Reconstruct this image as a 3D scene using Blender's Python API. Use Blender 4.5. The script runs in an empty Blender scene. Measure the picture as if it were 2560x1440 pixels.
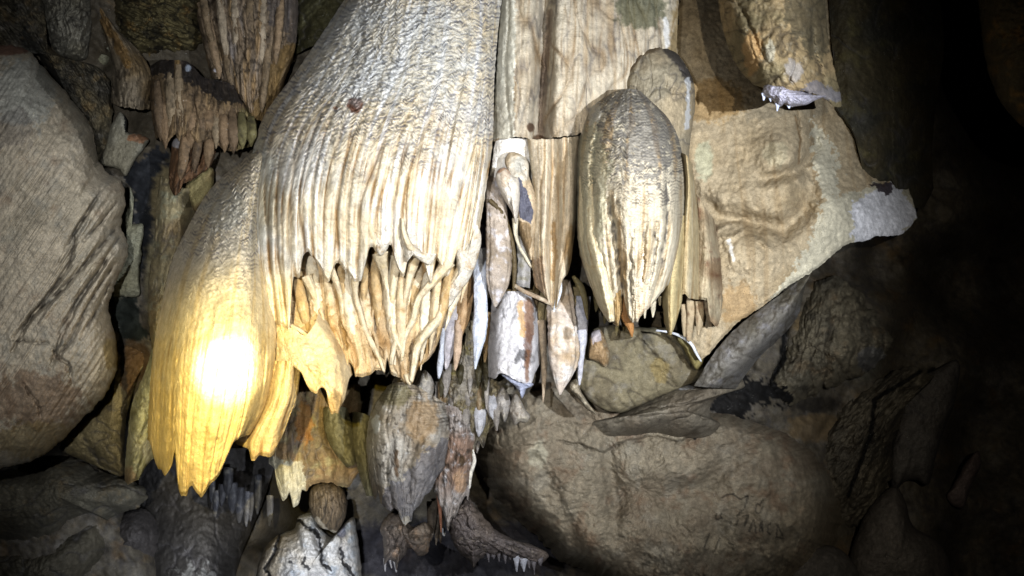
import bpy, math, random
import numpy as np
from mathutils import Vector

# ------------------------------------------------------------------ camera, world, lamps, exposure
scene = bpy.context.scene
COL = scene.collection
LENS, PITCH, EYE = 26.0, math.radians(8), np.array([0.0, 0.0, 1.6])
F = 2560 * LENS / 36.0
cp, sp = math.cos(PITCH), math.sin(PITCH)
def W3(x, y, d):
    """offset right, up and ahead of the eye -> world point(s)"""
    return (EYE[0] + x, EYE[1] + d * cp - y * sp, EYE[2] + d * sp + y * cp)
def Pw(px, py, d):
    """point seen at pixel px,py of the 2560x1440 photograph, d metres ahead"""
    return W3((px - 1280.0) / F * d, (720.0 - py) / F * d, d)

cam = bpy.data.cameras.new('camera'); cam.lens = LENS; cam.sensor_width = 36; cam.clip_end = 100; cam.clip_start = 0.02
camo = bpy.data.objects.new('camera', cam); COL.objects.link(camo)
camo.location = EYE; camo.rotation_euler = (math.radians(90) + PITCH, 0, 0)
scene.camera = camo

world = bpy.data.worlds.new('World'); scene.world = world; world.use_nodes = True
world.node_tree.nodes['Background'].inputs[0].default_value = (0.35, 0.4, 0.7, 1)
world.node_tree.nodes['Background'].inputs[1].default_value = 0.0022

vs = scene.view_settings
vs.view_transform = 'Standard'; vs.look = 'None'; vs.exposure = 0.0; vs.gamma = 1.0; vs.use_curve_mapping = False

def torch(name, pos, aim, power, color, angle=120, blend=1.0, radius=0.012):
    l = bpy.data.lights.new(name, 'SPOT'); l.energy = power; l.color = color
    l.spot_size = math.radians(angle); l.spot_blend = blend; l.shadow_soft_size = radius
    o = bpy.data.objects.new(name, l); COL.objects.link(o)
    p = Vector(W3(*pos)); a = Vector(Pw(*aim))
    o.location = p; o.rotation_euler = (a - p).to_track_quat('-Z', 'Y').to_euler()
    return o
# the visitors' torches: one white beside the lens, one white held out to the right, one warm narrow beam
torch('torch_light', (-0.24, 0.16, 0.0), (860, 620, 2.8), 350, (0.98, 0.985, 1.0), 72, 1.0, 0.012)
torch('torch_light', (1.10, 0.10, 0.1), (1450, 570, 3.0), 720, (0.87, 0.92, 1.0), 68, 1.0, 0.012)
torch('torch_light', (0.50, 0.22, 0.0), (1640, 820, 3.0), 165, (1.0, 0.90, 0.74), 76, 1.0, 0.012)
torch('torch_light', (-0.28, 0.10, 0.05), (580, 980, 2.3), 760, (1.0, 0.74, 0.10), 23, 1.0, 0.012)
torch('torch_light', (-0.26, 0.10, 0.05), (568, 925, 2.3), 2600, (1.0, 0.90, 0.6), 6.2, 1.0, 0.012)
torch('torch_light', (-0.42, -1.15, 1.9), (690, 1480, 3.4), 300, (0.82, 0.88, 1.0), 52, 1.0, 0.02)
torch('torch_light', (-1.50, -1.70, 3.1), (485, 1530, 3.9), 110, (0.95, 0.97, 1.0), 38, 1.0, 0.02)

# ------------------------------------------------------------------ noise (numpy)
def _h(ix, iy, seed):
    n = (ix.astype(np.int64) * 374761393 + iy.astype(np.int64) * 668265263 + int(seed) * 2246822519) & 0xFFFFFFFF
    n = ((n ^ (n >> 13)) * 1274126177) & 0xFFFFFFFF
    n = ((n ^ (n >> 16)) * 2654435761) & 0xFFFFFFFF
    return ((n ^ (n >> 15)) & 0xFFFFFF) / 16777216.0
def gn(x, y, seed=0):
    """gradient noise, about -1..1"""
    x, y = np.broadcast_arrays(np.asarray(x, float), np.asarray(y, float))
    x0 = np.floor(x); y0 = np.floor(y); fx = x - x0; fy = y - y0
    u = fx * fx * fx * (fx * (fx * 6 - 15) + 10); v = fy * fy * fy * (fy * (fy * 6 - 15) + 10)
    def g(dx, dy):
        a = _h(x0 + dx, y0 + dy, seed) * 2 * np.pi
        return np.cos(a) * (fx - dx) + np.sin(a) * (fy - dy)
    a = g(0, 0); b = g(1, 0); c = g(0, 1); d = g(1, 1)
    return 1.5 * ((a + (b - a) * u) + ((c + (d - c) * u) - (a + (b - a) * u)) * v)
def fbm(x, y, seed=0, o=4, gain=0.5):
    s = 0.0; a = 1.0; t = 0.0
    for i in range(o):
        s = s + a * gn(x * 2 ** i + 17.3 * i, y * 2 ** i - 9.1 * i, seed + i * 31); t += a; a *= gain
    return s / t * 1.4
def ridged(x, y, seed=0, o=3):
    s = 0.0; a = 1.0; t = 0.0
    for i in range(o):
        s = s + a * (1 - np.abs(gn(x * 2 ** i + 5.7 * i, y * 2 ** i + 3.3 * i, seed + 57 * i)) * 2.2); t += a; a *= 0.5
    return s / t
def sm(a, b, x):
    t = np.clip((x - a) / (b - a + 1e-9), 0, 1); return t * t * (3 - 2 * t)
def seg_dist(X, Y, pts):
    """distance to a polyline (px) and the position 0..1 along it"""
    best = np.full(X.shape, 1e9); pos = np.zeros(X.shape)
    L = [0.0]
    for a, b in zip(pts[:-1], pts[1:]): L.append(L[-1] + math.hypot(b[0] - a[0], b[1] - a[1]))
    for i, (a, b) in enumerate(zip(pts[:-1], pts[1:])):
        dx, dy = b[0] - a[0], b[1] - a[1]; q = dx * dx + dy * dy + 1e-9
        t = np.clip(((X - a[0]) * dx + (Y - a[1]) * dy) / q, 0, 1)
        d = np.hypot(X - a[0] - t * dx, Y - a[1] - t * dy)
        m = d < best; best = np.where(m, d, best); pos = np.where(m, (L[i] + t * (L[i + 1] - L[i])) / L[-1], pos)
    return best, pos

PXM = 0.0016   # metres that one photograph pixel covers at 3 m

# ------------------------------------------------------------------ materials: pigment comes from the mesh, grain from nodes
def rock_material(name, rough=0.55, spec=0.35, grain=1.0, bump=0.5, scale=1.0, sparkle=0.0):
    m = bpy.data.materials.new(name); m.use_nodes = True
    nt = m.node_tree; N = nt.nodes; L = nt.links; N.clear()
    out = N.new('ShaderNodeOutputMaterial'); b = N.new('ShaderNodeBsdfPrincipled'); L.new(b.outputs[0], out.inputs[0])
    at = N.new('ShaderNodeAttribute'); at.attribute_name = 'pigment'
    geo = N.new('ShaderNodeNewGeometry')
    def noise(sc, det, r=0.6):
        n = N.new('ShaderNodeTexNoise'); n.inputs['Scale'].default_value = sc * scale; n.inputs['Detail'].default_value = det
        n.inputs['Roughness'].default_value = r; L.new(geo.outputs['Position'], n.inputs['Vector']); return n
    def ramp(src, a, b_, lo, hi):
        r = N.new('ShaderNodeMapRange'); r.inputs['From Min'].default_value = a; r.inputs['From Max'].default_value = b_
        r.inputs['To Min'].default_value = lo; r.inputs['To Max'].default_value = hi; L.new(src, r.inputs['Value']); return r
    n1 = noise(38, 6); n2 = noise(210, 5, 0.7); n3 = noise(11, 4)
    m1 = ramp(n1.outputs['Fac'], 0.3, 0.7, 1 - 0.22 * grain, 1 + 0.2 * grain)
    m2 = ramp(n2.outputs['Fac'], 0.3, 0.7, 1 - 0.28 * grain, 1 + 0.22 * grain)
    m3 = ramp(n3.outputs['Fac'], 0.3, 0.7, 1 - 0.12 * grain, 1 + 0.12 * grain)
    mu = N.new('ShaderNodeMath'); mu.operation = 'MULTIPLY'; L.new(m1.outputs[0], mu.inputs[0]); L.new(m2.outputs[0], mu.inputs[1])
    mv = N.new('ShaderNodeMath'); mv.operation = 'MULTIPLY'; L.new(mu.outputs[0], mv.inputs[0]); L.new(m3.outputs[0], mv.inputs[1])
    # dark specks of dirt and guano
    vor = N.new('ShaderNodeTexVoronoi'); vor.inputs['Scale'].default_value = 95 * scale; L.new(geo.outputs['Position'], vor.inputs['Vector'])
    n4 = noise(6, 3)
    spk = ramp(vor.outputs['Distance'], 0.10, 0.2, 1, 0); area = ramp(n4.outputs['Fac'], 0.52, 0.62, 0, 1)
    sk = N.new('ShaderNodeMath'); sk.operation = 'MULTIPLY'; L.new(spk.outputs[0], sk.inputs[0]); L.new(area.outputs[0], sk.inputs[1])
    inv = ramp(sk.outputs[0], 0, 1, 1, 0.35)
    mw = N.new('ShaderNodeMath'); mw.operation = 'MULTIPLY'; L.new(mv.outputs[0], mw.inputs[0]); L.new(inv.outputs[0], mw.inputs[1])
    vm = N.new('ShaderNodeVectorMath'); vm.operation = 'SCALE'; L.new(at.outputs['Color'], vm.inputs[0]); L.new(mw.outputs[0], vm.inputs['Scale'])
    v2 = N.new('ShaderNodeTexVoronoi'); v2.inputs['Scale'].default_value = 120 * scale; L.new(geo.outputs['Position'], v2.inputs['Vector'])
    g1 = ramp(v2.outputs['Distance'], 0.05, 0.13, 1, 0); n5 = noise(24, 2); g2 = ramp(n5.outputs['Fac'], 0.56, 0.66, 0, 0.75)
    gm = N.new('ShaderNodeMath'); gm.operation = 'MULTIPLY'; L.new(g1.outputs[0], gm.inputs[0]); L.new(g2.outputs[0], gm.inputs[1])
    mxc = N.new('ShaderNodeMix'); mxc.data_type = 'RGBA'; L.new(gm.outputs[0], mxc.inputs['Factor']); L.new(vm.outputs[0], mxc.inputs['A']); mxc.inputs['B'].default_value = (0.8, 0.8, 0.78, 1)  # white crystal specks, their glint painted into the base colour
    L.new(mxc.outputs['Result'], b.inputs['Base Color'])
    rr = ramp(n2.outputs['Fac'], 0.35, 0.68, rough + 0.12, max(0.08, rough - 0.22)); L.new(rr.outputs[0], b.inputs['Roughness'])
    b.inputs['Specular IOR Level'].default_value = spec
    # relief grain
    bm1 = N.new('ShaderNodeBump'); bm1.inputs['Strength'].default_value = bump; bm1.inputs['Distance'].default_value = 0.006
    bm2 = N.new('ShaderNodeBump'); bm2.inputs['Strength'].default_value = bump * 0.8; bm2.inputs['Distance'].default_value = 0.002
    L.new(n1.outputs['Fac'], bm1.inputs['Height']); L.new(n2.outputs['Fac'], bm2.inputs['Height'])
    L.new(bm1.outputs[0], bm2.inputs['Normal']); L.new(bm2.outputs[0], b.inputs['Normal'])
    return m
M_FLOW = rock_material('calcite_flowstone', 0.78, 0.14, 0.85, 0.75)
M_WALL = rock_material('limestone', 0.78, 0.2, 1.1, 1.0, 0.9)
M_DRIP = rock_material('wet_dripstone', 0.62, 0.28, 1.05, 1.0)

# pigments (real world albedo, linear)
CREAM = (0.63, 0.57, 0.45); WHITE = (0.74, 0.74, 0.73); PALE = (0.56, 0.52, 0.42); TAN = (0.42, 0.345, 0.24); BUFF = (0.50, 0.42, 0.31)
OCHRE = (0.34, 0.21, 0.07); BROWN = (0.17, 0.11, 0.055); GREY = (0.30, 0.285, 0.26); DARK = (0.05, 0.045, 0.04); BLACK = (0.012, 0.012, 0.014)
OLIVE = (0.20, 0.18, 0.085); GOLD = (0.52, 0.40, 0.19); RUST = (0.25, 0.10, 0.04); BLUE = (0.30, 0.31, 0.36); GREEN = (0.035, 0.045, 0.04)
MOSS = (0.23, 0.22, 0.11)

# ------------------------------------------------------------------ object bookkeeping
def tag(o, label=None, cat=None, group=None, kind=None):
    if label: o['label'] = label
    if cat: o['category'] = cat
    if group: o['group'] = group
    if kind: o['kind'] = kind
    return o
def holder(name, label, cat, at, group=None):
    o = bpy.data.objects.new(name, None); COL.objects.link(o); o.empty_display_size = 0.1
    o.location = Pw(*at)
    return tag(o, label, cat, group)
def mesh_object(name, X, Y, D, quads, tris, color, mat, parent=None):
    x, y, z = Pw(X, Y, D)
    me = bpy.data.meshes.new(name)
    co = np.stack([x, y, z], 1).astype(np.float32)
    c0 = co.mean(0).astype(np.float64)
    if parent is not None: org = np.array(parent.location)
    else: org = c0
    co = co - org.astype(np.float32)
    nq, nt_ = len(quads), len(tris)
    me.vertices.add(len(co)); me.vertices.foreach_set('co', co.ravel())
    me.loops.add(nq * 4 + nt_ * 3); me.polygons.add(nq + nt_)
    li = np.concatenate([np.asarray(quads, np.int32).ravel(), np.asarray(tris, np.int32).ravel()]) if nt_ else np.asarray(quads, np.int32).ravel()
    me.loops.foreach_set('vertex_index', li.astype(np.int32))
    st = np.concatenate([np.arange(nq) * 4, nq * 4 + np.arange(nt_) * 3]).astype(np.int32)
    me.polygons.foreach_set('loop_start', st)
    me.polygons.foreach_set('use_smooth', np.ones(nq + nt_, bool))
    me.update(calc_edges=True)
    ca = me.color_attributes.new('pigment', 'FLOAT_COLOR', 'POINT')
    rgba = np.ones((len(co), 4), np.float32); rgba[:, :3] = 0.92 * np.clip(color, 0.01, 0.85) ** 1.35
    ca.data.foreach_set('color', rgba.ravel())
    me.materials.append(mat)
    o = bpy.data.objects.new(name, me); COL.objects.link(o)
    if parent is not None: o.parent = parent
    else: o.location = org
    return o

# ------------------------------------------------------------------ relief and pigment common to every piece
def bumps(X, Y, spec):
    """relief towards the viewer in px from rounded swellings, ridges (+) and grooves (-)"""
    h = np.zeros(X.shape)
    for s in spec:
        if s[0] == 'b':      # swelling: x, y, rx, ry, height
            _, x, y, rx, ry, a = s
            h += a * np.exp(-((X - x) / rx) ** 2 - ((Y - y) / ry) ** 2)
        elif s[0] == 'l':    # polyline: points, width, height
            _, pts, w, a = s
            wob = 5 * gn(X / 26, Y / 26, 5) + 2.5 * gn(X / 9, Y / 9, 6)
            d, t = seg_dist(X + wob, Y - wob, pts)
            h += a * np.exp(-(d / w) ** 2) * (0.55 + 0.45 * np.sin(np.pi * np.clip(t, 0.02, 0.98)))
        elif s[0] == 'h':    # lens shaped hollow: from, to, half width, depth
            _, A, B, w, a = s
            wob = 3 * gn(X / 16, Y / 20, 15)
            d, t = seg_dist(X + wob, Y, [A, B])
            ww = w * np.sin(np.pi * np.clip(t * 0.86 + 0.07, 0, 1)) ** 0.7
            h -= a * sm(0.0, 1.0, (ww - d) / (0.55 * w) ) 
        elif s[0] == 's':    # step: everything on the left of the directed line is raised
            _, pts, w, a = s
            a0, a1 = np.array(pts[0], float), np.array(pts[-1], float)
            wob = 7 * gn(X / 40, Y / 40, 8)
            d, t = seg_dist(X + wob, Y + wob, pts)
            # side from nearest segment
            side = np.zeros(X.shape); best = np.full(X.shape, 1e9)
            for p, q in zip(pts[:-1], pts[1:]):
                dx, dy = q[0] - p[0], q[1] - p[1]; qq = dx * dx + dy * dy + 1e-9
                tt = np.clip(((X + wob - p[0]) * dx + (Y + wob - p[1]) * dy) / qq, 0, 1)
                dd = np.hypot(X + wob - p[0] - tt * dx, Y + wob - p[1] - tt * dy)
                cr = (X + wob - p[0]) * dy - (Y + wob - p[1]) * dx
                mm = dd < best; best = np.where(mm, dd, best); side = np.where(mm, np.sign(cr) * dd, side)
            h += a * sm(-w, w, side) * np.exp(-np.maximum(best - w, 0) / (w * 9))
    return h
def tube_relief(u, v, N, seed, wander=0.6):
    """side by side rounded organ pipes; returns relief 0..1 and a 0..1 mask of the seams between them"""
    ph = u * N + wander * gn(u * N * 0.35, v * 1.6, seed) + 0.35 * wander * gn(u * N * 0.9, v * 4.0, seed + 3)
    c = np.floor(ph); s = ph - c
    amp = 0.45 + 0.55 * _h(c, c * 0, seed + 9)
    nb = 0.0
    h = np.sqrt(np.clip(1 - (2 * s - 1) ** 2, 0, 1)) ** 0.8 * amp
    seam = np.exp(-(np.minimum(s, 1 - s) / 0.1) ** 2)
    return h, seam
def relief(X, Y, U, V, k):
    """k: style dictionary -> height px, seam mask"""
    seed = k.get('seed', 1); H = np.zeros(X.shape); seam = np.zeros(X.shape); k.pop('_dirt', None)
    for i, t in enumerate(k.get('tubes', [])):
        N, a = t[0], t[1]; w = t[2] if len(t) > 2 else 0.6
        v0 = t[3] if len(t) > 3 else None
        h, s = tube_relief(U, V, N, seed + 100 * i, w)
        env = sm(v0[0], v0[1], V) if v0 else 1.0
        H += h * a * env; seam = np.maximum(seam, s * env * min(1, a / 6))
    if 'scale' in k:       # fish-scale rimstone ripples on upward facing parts
        a, wpx, hpx, e0, e1 = k['scale']
        ws = X * 0.07
        q = Y / hpx + 0.9 * gn(X / wpx, Y / (hpx * 4), seed + 5) + 0.55 * np.abs(np.sin(X / wpx * 1.9 + 2.2 * gn(X / 60, Y / 60, seed + 6))) 
        f = q - np.floor(q)
        saw = np.where(f < 0.75, f / 0.75, (1 - f) / 0.25)
        amp = 0.35 + 0.65 * sm(-0.35, 0.5, gn(X / 22, Y / 16, seed + 8))
        env = 1 - sm(e0, e1, V + 0.12 * gn(X / 70, Y / 70, seed + 2))
        f2 = fbm(X / 13, Y / 8, seed + 44, 2)
        H += a * saw * amp * env + a * 0.7 * env * f2
        k['_dirt'] = np.clip((1 - saw) ** 2 * amp * env * 1.3 + env * sm(0.25, 0.8, -f2) * 0.5, 0, 1)
    if 'rough' in k:
        for (a, s) in k['rough']:
            H += a * fbm(X / s, Y / s, seed + int(s), 4)
    H += k.get('grit', 1.5) * (1.1 * fbm(X / 9, Y / 9, seed + 800, 2) + 1.8 * fbm(X / 24, Y / 34, seed + 801, 3))
    if 'ridge' in k:
        a, sx, sy = k['ridge'][:3]; ang = math.radians(k['ridge'][3]) if len(k['ridge']) > 3 else 0
        xr = X * math.cos(ang) + Y * math.sin(ang); yr = -X * math.sin(ang) + Y * math.cos(ang)
        r = ridged(xr / sx, yr / sy, seed + 71)
        H += a * r
    if 'crease' in k:      # thin winding creases, dirt gathers in them
        for ci, (a, sx, sy, ang) in enumerate(k['crease']):
            an = math.radians(ang); xr = X * math.cos(an) + Y * math.sin(an); yr = -X * math.sin(an) + Y * math.cos(an)
            wx = 0.35 * gn(X / 60, Y / 60, seed + 31 + ci); wy = 0.35 * gn(X / 60, Y / 60, seed + 32 + ci)
            n = gn(xr / sx + wx, yr / sy + wy, seed + 900 + 7 * ci) + 0.35 * gn(2.3 * xr / sx, 2.3 * yr / sy, seed + 901 + 7 * ci)
            line = np.exp(-(np.abs(n) / 0.085) ** 1.3) * sm(-0.3, 0.4, gn(X / 80, Y / 80, seed + 44 + ci) + 0.25)
            H -= a * line; H += a * 0.35 * np.minimum(np.abs(n), 0.5)
            k['_dirt'] = np.clip(line * 0.9 + (k['_dirt'] if ('_dirt' in k and len(k['_dirt']) == X.size) else 0), 0, 1)
    if 'ribs' in k:        # fine cross ribs along the flutes
        a, p = k['ribs']
        H += a * np.sin(Y / p * 2 * np.pi + 3 * gn(X / 30, Y / 60, seed + 12)) * sm(-0.4, 0.3, gn(X / 40, Y / 50, seed + 13))
    H += bumps(X, Y, k.get('marks', []))
    gd = np.zeros(X.shape)
    for s in k.get('marks', []):     # dirt settles in the narrow grooves
        if s[0] == 'l' and s[3] < 0 and s[2] < 12:
            wob = 5 * gn(X / 26, Y / 26, 5) + 2.5 * gn(X / 9, Y / 9, 6)
            d, t = seg_dist(X + wob, Y - wob, s[1])
            gd = np.maximum(gd, np.exp(-(d / (s[2] * 0.45)) ** 2) * sm(0, .08, t) * sm(0, .15, 1 - t) * sm(-.5, .2, gn(X / 24, Y / 24, 66)))
    if gd.max() > 0: k['_dirt'] = np.clip((k['_dirt'] if ('_dirt' in k and len(k['_dirt']) == X.size) else 0) + gd, 0, 1)
    return H, seam
def mix(a, b, t):
    t = np.clip(t, 0, 1)[:, None]; return a * (1 - t) + np.asarray(b)[None, :] * t
def pigment(X, Y, U, V, seam, k):
    seed = k.get('seed', 1)
    c = np.repeat(np.array(k['base'], float)[None, :], X.size, 0)
    if 'alt' in k: c = mix(c, k['alt'], sm(-0.25, 0.55, fbm(X / 120, Y / 120, seed + 21, 3)) * k.get('altk', 0.8))
    if 'streak' in k:
        for i, (col, n, amt) in enumerate(k['streak']):
            s = fbm(U * n, V * 2.2 + 3, seed + 300 + 11 * i, 3)
            c = mix(c, col, sm(0.12, 0.55, s) * amt)
    if 'seam' in k: c = mix(c, k['seam'][0], seam * k['seam'][1] * (0.35 + 0.65 * sm(-0.3, 0.4, gn(X / 50, Y / 90, seed + 77))))
    if '_dirt' in k and len(k['_dirt']) == X.size: c = mix(c, k.get('dirt', (0.13, 0.125, 0.13)), k['_dirt'] * k.get('dirtk', 0.6))
    if 'mottle' in k:
        for i, (col, s, lo, amt) in enumerate(k['mottle']):
            c = mix(c, col, sm(lo - 0.1, lo + 0.55, fbm(X / s, Y / s, seed + 500 + i, 4, 0.7)) * amt)
    for s in k.get('stains', []):
        if s[0] == 'e':    # blot: x, y, rx, ry, pigment, strength, raggedness
            _, x, y, rx, ry, col, a, rg = s
            r = np.hypot((X - x) / rx, (Y - y) / ry) + rg * fbm(X / 22, Y / 22, int(x + y), 4, 0.65)
            c = mix(c, col, (1 - sm(0.75, 1.05, r)) * a)
        elif s[0] == 'l':  # line: points, width, pigment, strength
            _, pts, w, col, a = s
            rg = (3.0 * gn(X / 9, Y / 9, 3) + 4 * gn(X / 30, Y / 30, 4)) * (0.3 if w < 4 else 1)
            d, t = seg_dist(X + rg * min(1, w / 4), Y - rg * min(1, w / 4), pts)
            c = mix(c, col, (1 - sm(w * 0.5, w, d)) * a)
        elif s[0] == 'h':
            _, A, B, w, col, a = s
            wob = 3 * gn(X / 16, Y / 20, 15)
            d, t = seg_dist(X + wob, Y, [A, B])
            ww = w * np.sin(np.pi * np.clip(t * 0.86 + 0.07, 0, 1)) ** 0.7
            c = mix(c, col, a * sm(-0.1, 0.5, (ww - d) / (0.55 * w)) * (0.7 + 0.5 * fbm(X / 12, Y / 30, 19, 3)))
        elif s[0] == 'v':  # band along V
            _, v0, v1, col, a = s
            c = mix(c, col, a * sm(v0, v1, V + 0.08 * fbm(X / 40, Y / 40, seed + 91, 3)))
        elif s[0] == 'p':  # polygon blot: points, pigment, strength, raggedness px
            _, pts, col, a, rg = s
            XX = X + rg * fbm(X / 18, Y / 18, 61, 4, 0.65); YY = Y + rg * fbm(X / 18, Y / 18, 62, 4, 0.65)
            c = mix(c, col, inside(XX, YY, pts) * a)
    c *= (1 + 0.10 * fbm(X / 16, Y / 30, seed + 61, 3))[:, None]
    return c
def inside(X, Y, pts):
    r = np.zeros(X.shape, bool); n = len(pts)
    for i in range(n):
        x1, y1 = pts[i]; x2, y2 = pts[(i + 1) % n]
        if y1 == y2: continue
        cnd = ((y1 > Y) != (y2 > Y)) & (X < (x2 - x1) * (Y - y1) / (y2 - y1) + x1)
        r ^= cnd
    return r.astype(float)

# ------------------------------------------------------------------ curves
def hermite(kn, P, t):
    """kn: (K,), P: (K, ...) values, t: (n,) -> (n, ...) smooth interpolation"""
    kn = np.asarray(kn, float); P = np.asarray(P, float); K = len(kn)
    if K == 2:
        f = ((t - kn[0]) / (kn[1] - kn[0])).reshape((-1,) + (1,) * (P.ndim - 1)); return P[0] * (1 - f) + P[1] * f
    dk = np.diff(kn).reshape((-1,) + (1,) * (P.ndim - 1)); s = np.diff(P, axis=0) / dk
    m = np.empty_like(P); m[0] = s[0]; m[-1] = s[-1]
    m[1:-1] = (s[:-1] * dk[1:] + s[1:] * dk[:-1]) / (dk[:-1] + dk[1:])
    i = np.clip(np.searchsorted(kn, t, 'right') - 1, 0, K - 2)
    h = (kn[i + 1] - kn[i]); f = (t - kn[i]) / h
    sh = (-1,) + (1,) * (P.ndim - 1); f = f.reshape(sh); h = h.reshape(sh)
    return ((1 + 2 * f) * (1 - f) ** 2) * P[i] + f * (1 - f) ** 2 * h * m[i] + f * f * (3 - 2 * f) * P[i + 1] + f * f * (f - 1) * h * m[i + 1]
def resample(pts, n, closed=False):
    p = np.array(pts, float)
    if closed: p = np.vstack([p, p[:1]])
    L = np.concatenate([[0], np.cumsum(np.maximum(np.hypot(*np.diff(p[:, :2], axis=0).T), 1e-6))]); L /= L[-1]
    if closed:
        kn = np.concatenate([L[-4:-1] - 1, L, L[1:4] + 1]); pp = np.vstack([p[-4:-1], p, p[1:4]])
        return hermite(kn, pp, np.linspace(0, 1, n, endpoint=False))
    return hermite(L, p, np.linspace(0, 1, n))
def hem(x, xs, ys):
    """height of a traced hem at x: monotone cubic, so that tips and notches come out rounded"""
    xs = np.asarray(xs, float); ys = np.asarray(ys, float)
    xs = np.maximum.accumulate(xs + np.arange(len(xs)) * 1e-4)
    dx = np.diff(xs); s = np.diff(ys) / np.maximum(dx, 1e-3)
    m = np.zeros(len(xs)); ok = s[:-1] * s[1:] > 0
    m[1:-1][ok] = 2 * s[:-1][ok] * s[1:][ok] / (s[:-1][ok] + s[1:][ok]); m[0] = s[0]; m[-1] = s[-1]
    xc = np.clip(x, xs[0], xs[-1]); i = np.clip(np.searchsorted(xs, xc, 'right') - 1, 0, len(xs) - 2)
    h = dx[i]; f = (xc - xs[i]) / h
    y = (1 + 2 * f) * (1 - f) ** 2 * ys[i] + f * (1 - f) ** 2 * h * m[i] + f * f * (3 - 2 * f) * ys[i + 1] + f * f * (f - 1) * h * m[i + 1]
    return y + 1.8 * gn(x / 6.0, x * 0 + 2.5, 17) + 2.0 * gn(x / 15.0, x * 0 + 7.5, 18)
def grid_quads(r, c, off=0):
    i = np.arange((r - 1) * c).reshape(r - 1, c)[:, :-1].ravel() + off
    return np.stack([i, i + 1, i + c + 1, i + c], 1)

# a hanging sheet, fold or bulge that follows hand traced flow lines; closed at the back
def drape(name, parent, curves, k, bottom=None, mat=None, step=2.8, thick=0.22, lip=10, edge=0.0, top=None):
    mat = mat or M_FLOW
    K = len(curves)
    C0 = np.stack([resample(c, 60) for c in curves])            # K,60,3
    gap = np.hypot(*(np.diff(C0[:, :, :2], axis=0).transpose(2, 0, 1))).mean(1) + 1e-3
    kn = np.concatenate([[0], np.cumsum(gap)]); width = kn[-1]; kn = kn / width
    wmax = np.hypot(*(np.diff(C0[:, :, :2], axis=0).transpose(2, 0, 1))).sum(0).max()
    hmax = np.hypot(*(np.diff(C0[:, :, :2], axis=1).transpose(2, 0, 1))).sum(1).max()
    nu = max(6, int(wmax / step)); nv = max(6, int(hmax / step))
    C0 = np.stack([resample(c, nv) for c in curves])
    u = np.linspace(0, 1, nu)
    G = hermite(kn, C0, u)                                      # nu,nv,3
    v = np.linspace(0, 1, nv)
    V = np.tile(v, (nu, 1))
    for pl, is_top in ((bottom, False), (top, True)):
        if pl is None: continue
        bx = [p[0] for p in pl]; by = [p[1] for p in pl]
        for j in range(nu):
            f = G[j, :, 1] - hem(G[j, :, 0], bx, by)
            idx = np.where((f[:-1] < 0) & (f[1:] >= 0))[0]
            if is_top:
                if len(idx) == 0: continue
                i = idx[0]; s0 = v[i] + (v[i + 1] - v[i]) * (-f[i]) / (f[i + 1] - f[i] + 1e-9); nvv = s0 + (v[-1] - s0) * v
            else:
                if f[0] >= 0: s = 0.02
                elif len(idx) == 0: continue
                else:
                    i = idx[0]; s = v[i] + (v[i + 1] - v[i]) * (-f[i]) / (f[i + 1] - f[i] + 1e-9)
                nvv = v * s
            G[j] = np.stack([np.interp(nvv, v, G[j, :, a]) for a in range(3)], 1)
            V[j] = np.interp(nvv, v, V[j])
    X = G[..., 0].ravel(); Y = G[..., 1].ravel(); D = G[..., 2].ravel(); U = np.repeat(u, nv); Vf = V.ravel()
    T = np.tile(v, nu)
    H, seam = relief(X, Y, U, Vf, k)
    fade = np.minimum(1, np.minimum(U, 1 - U) / 0.03) if k.get('fade', True) else 1.0
    D = D - H * PXM * fade
    D = D + PXM * lip * (sm(0.0, 1.0, (T - 1) * nv * step / 18.0 + 1) ** 2) * 1.0
    if edge: D = D + PXM * edge * (np.abs(2 * U - 1) ** 4)
    # ragged side edges
    X = X + 1.6 * gn(Y / 14, U * 3, 7) * (1 - fade)
    col = pigment(X, Y, U, Vf, seam, k)
    return close_and_build(name, parent, X, Y, D, col, nu, nv, mat, thick)
def close_and_build(name, parent, X, Y, D, col, r, c, mat, thick):
    q = grid_quads(r, c)
    idx = np.arange(r * c).reshape(r, c)
    loop = np.concatenate([idx[0, :-1], idx[:-1, -1], idx[-1, :0:-1], idx[:0:-1, 0]])
    n = len(loop); off = r * c
    XS, YS, DS, CS, Q = [X], [Y], [D], [col], [q]
    prev = loop
    dmax = D.max() + 0.02
    for kk in range(1, 4):
        f = kk / 3.0
        XS.append(X[loop]); YS.append(Y[loop]); DS.append(D[loop] * (1 - f ** 2) + f ** 2 * (np.maximum(D[loop], dmax - 0.1) + thick)); CS.append(col[loop] * 0.9)
        cur = off + np.arange(n)
        Q.append(np.stack([prev, cur, np.roll(cur, -1), np.roll(prev, -1)], 1)); prev = cur; off += n
    XS.append([X[loop].mean()]); YS.append([Y[loop].mean()]); DS.append([dmax + thick]); CS.append(col[loop].mean(0)[None, :])
    tr = np.stack([prev, np.full(n, off), np.roll(prev, -1)], 1)
    return mesh_object(name, np.concatenate(XS), np.concatenate(YS), np.concatenate(DS), np.concatenate(Q), tr, np.concatenate(CS), mat, parent)

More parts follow.
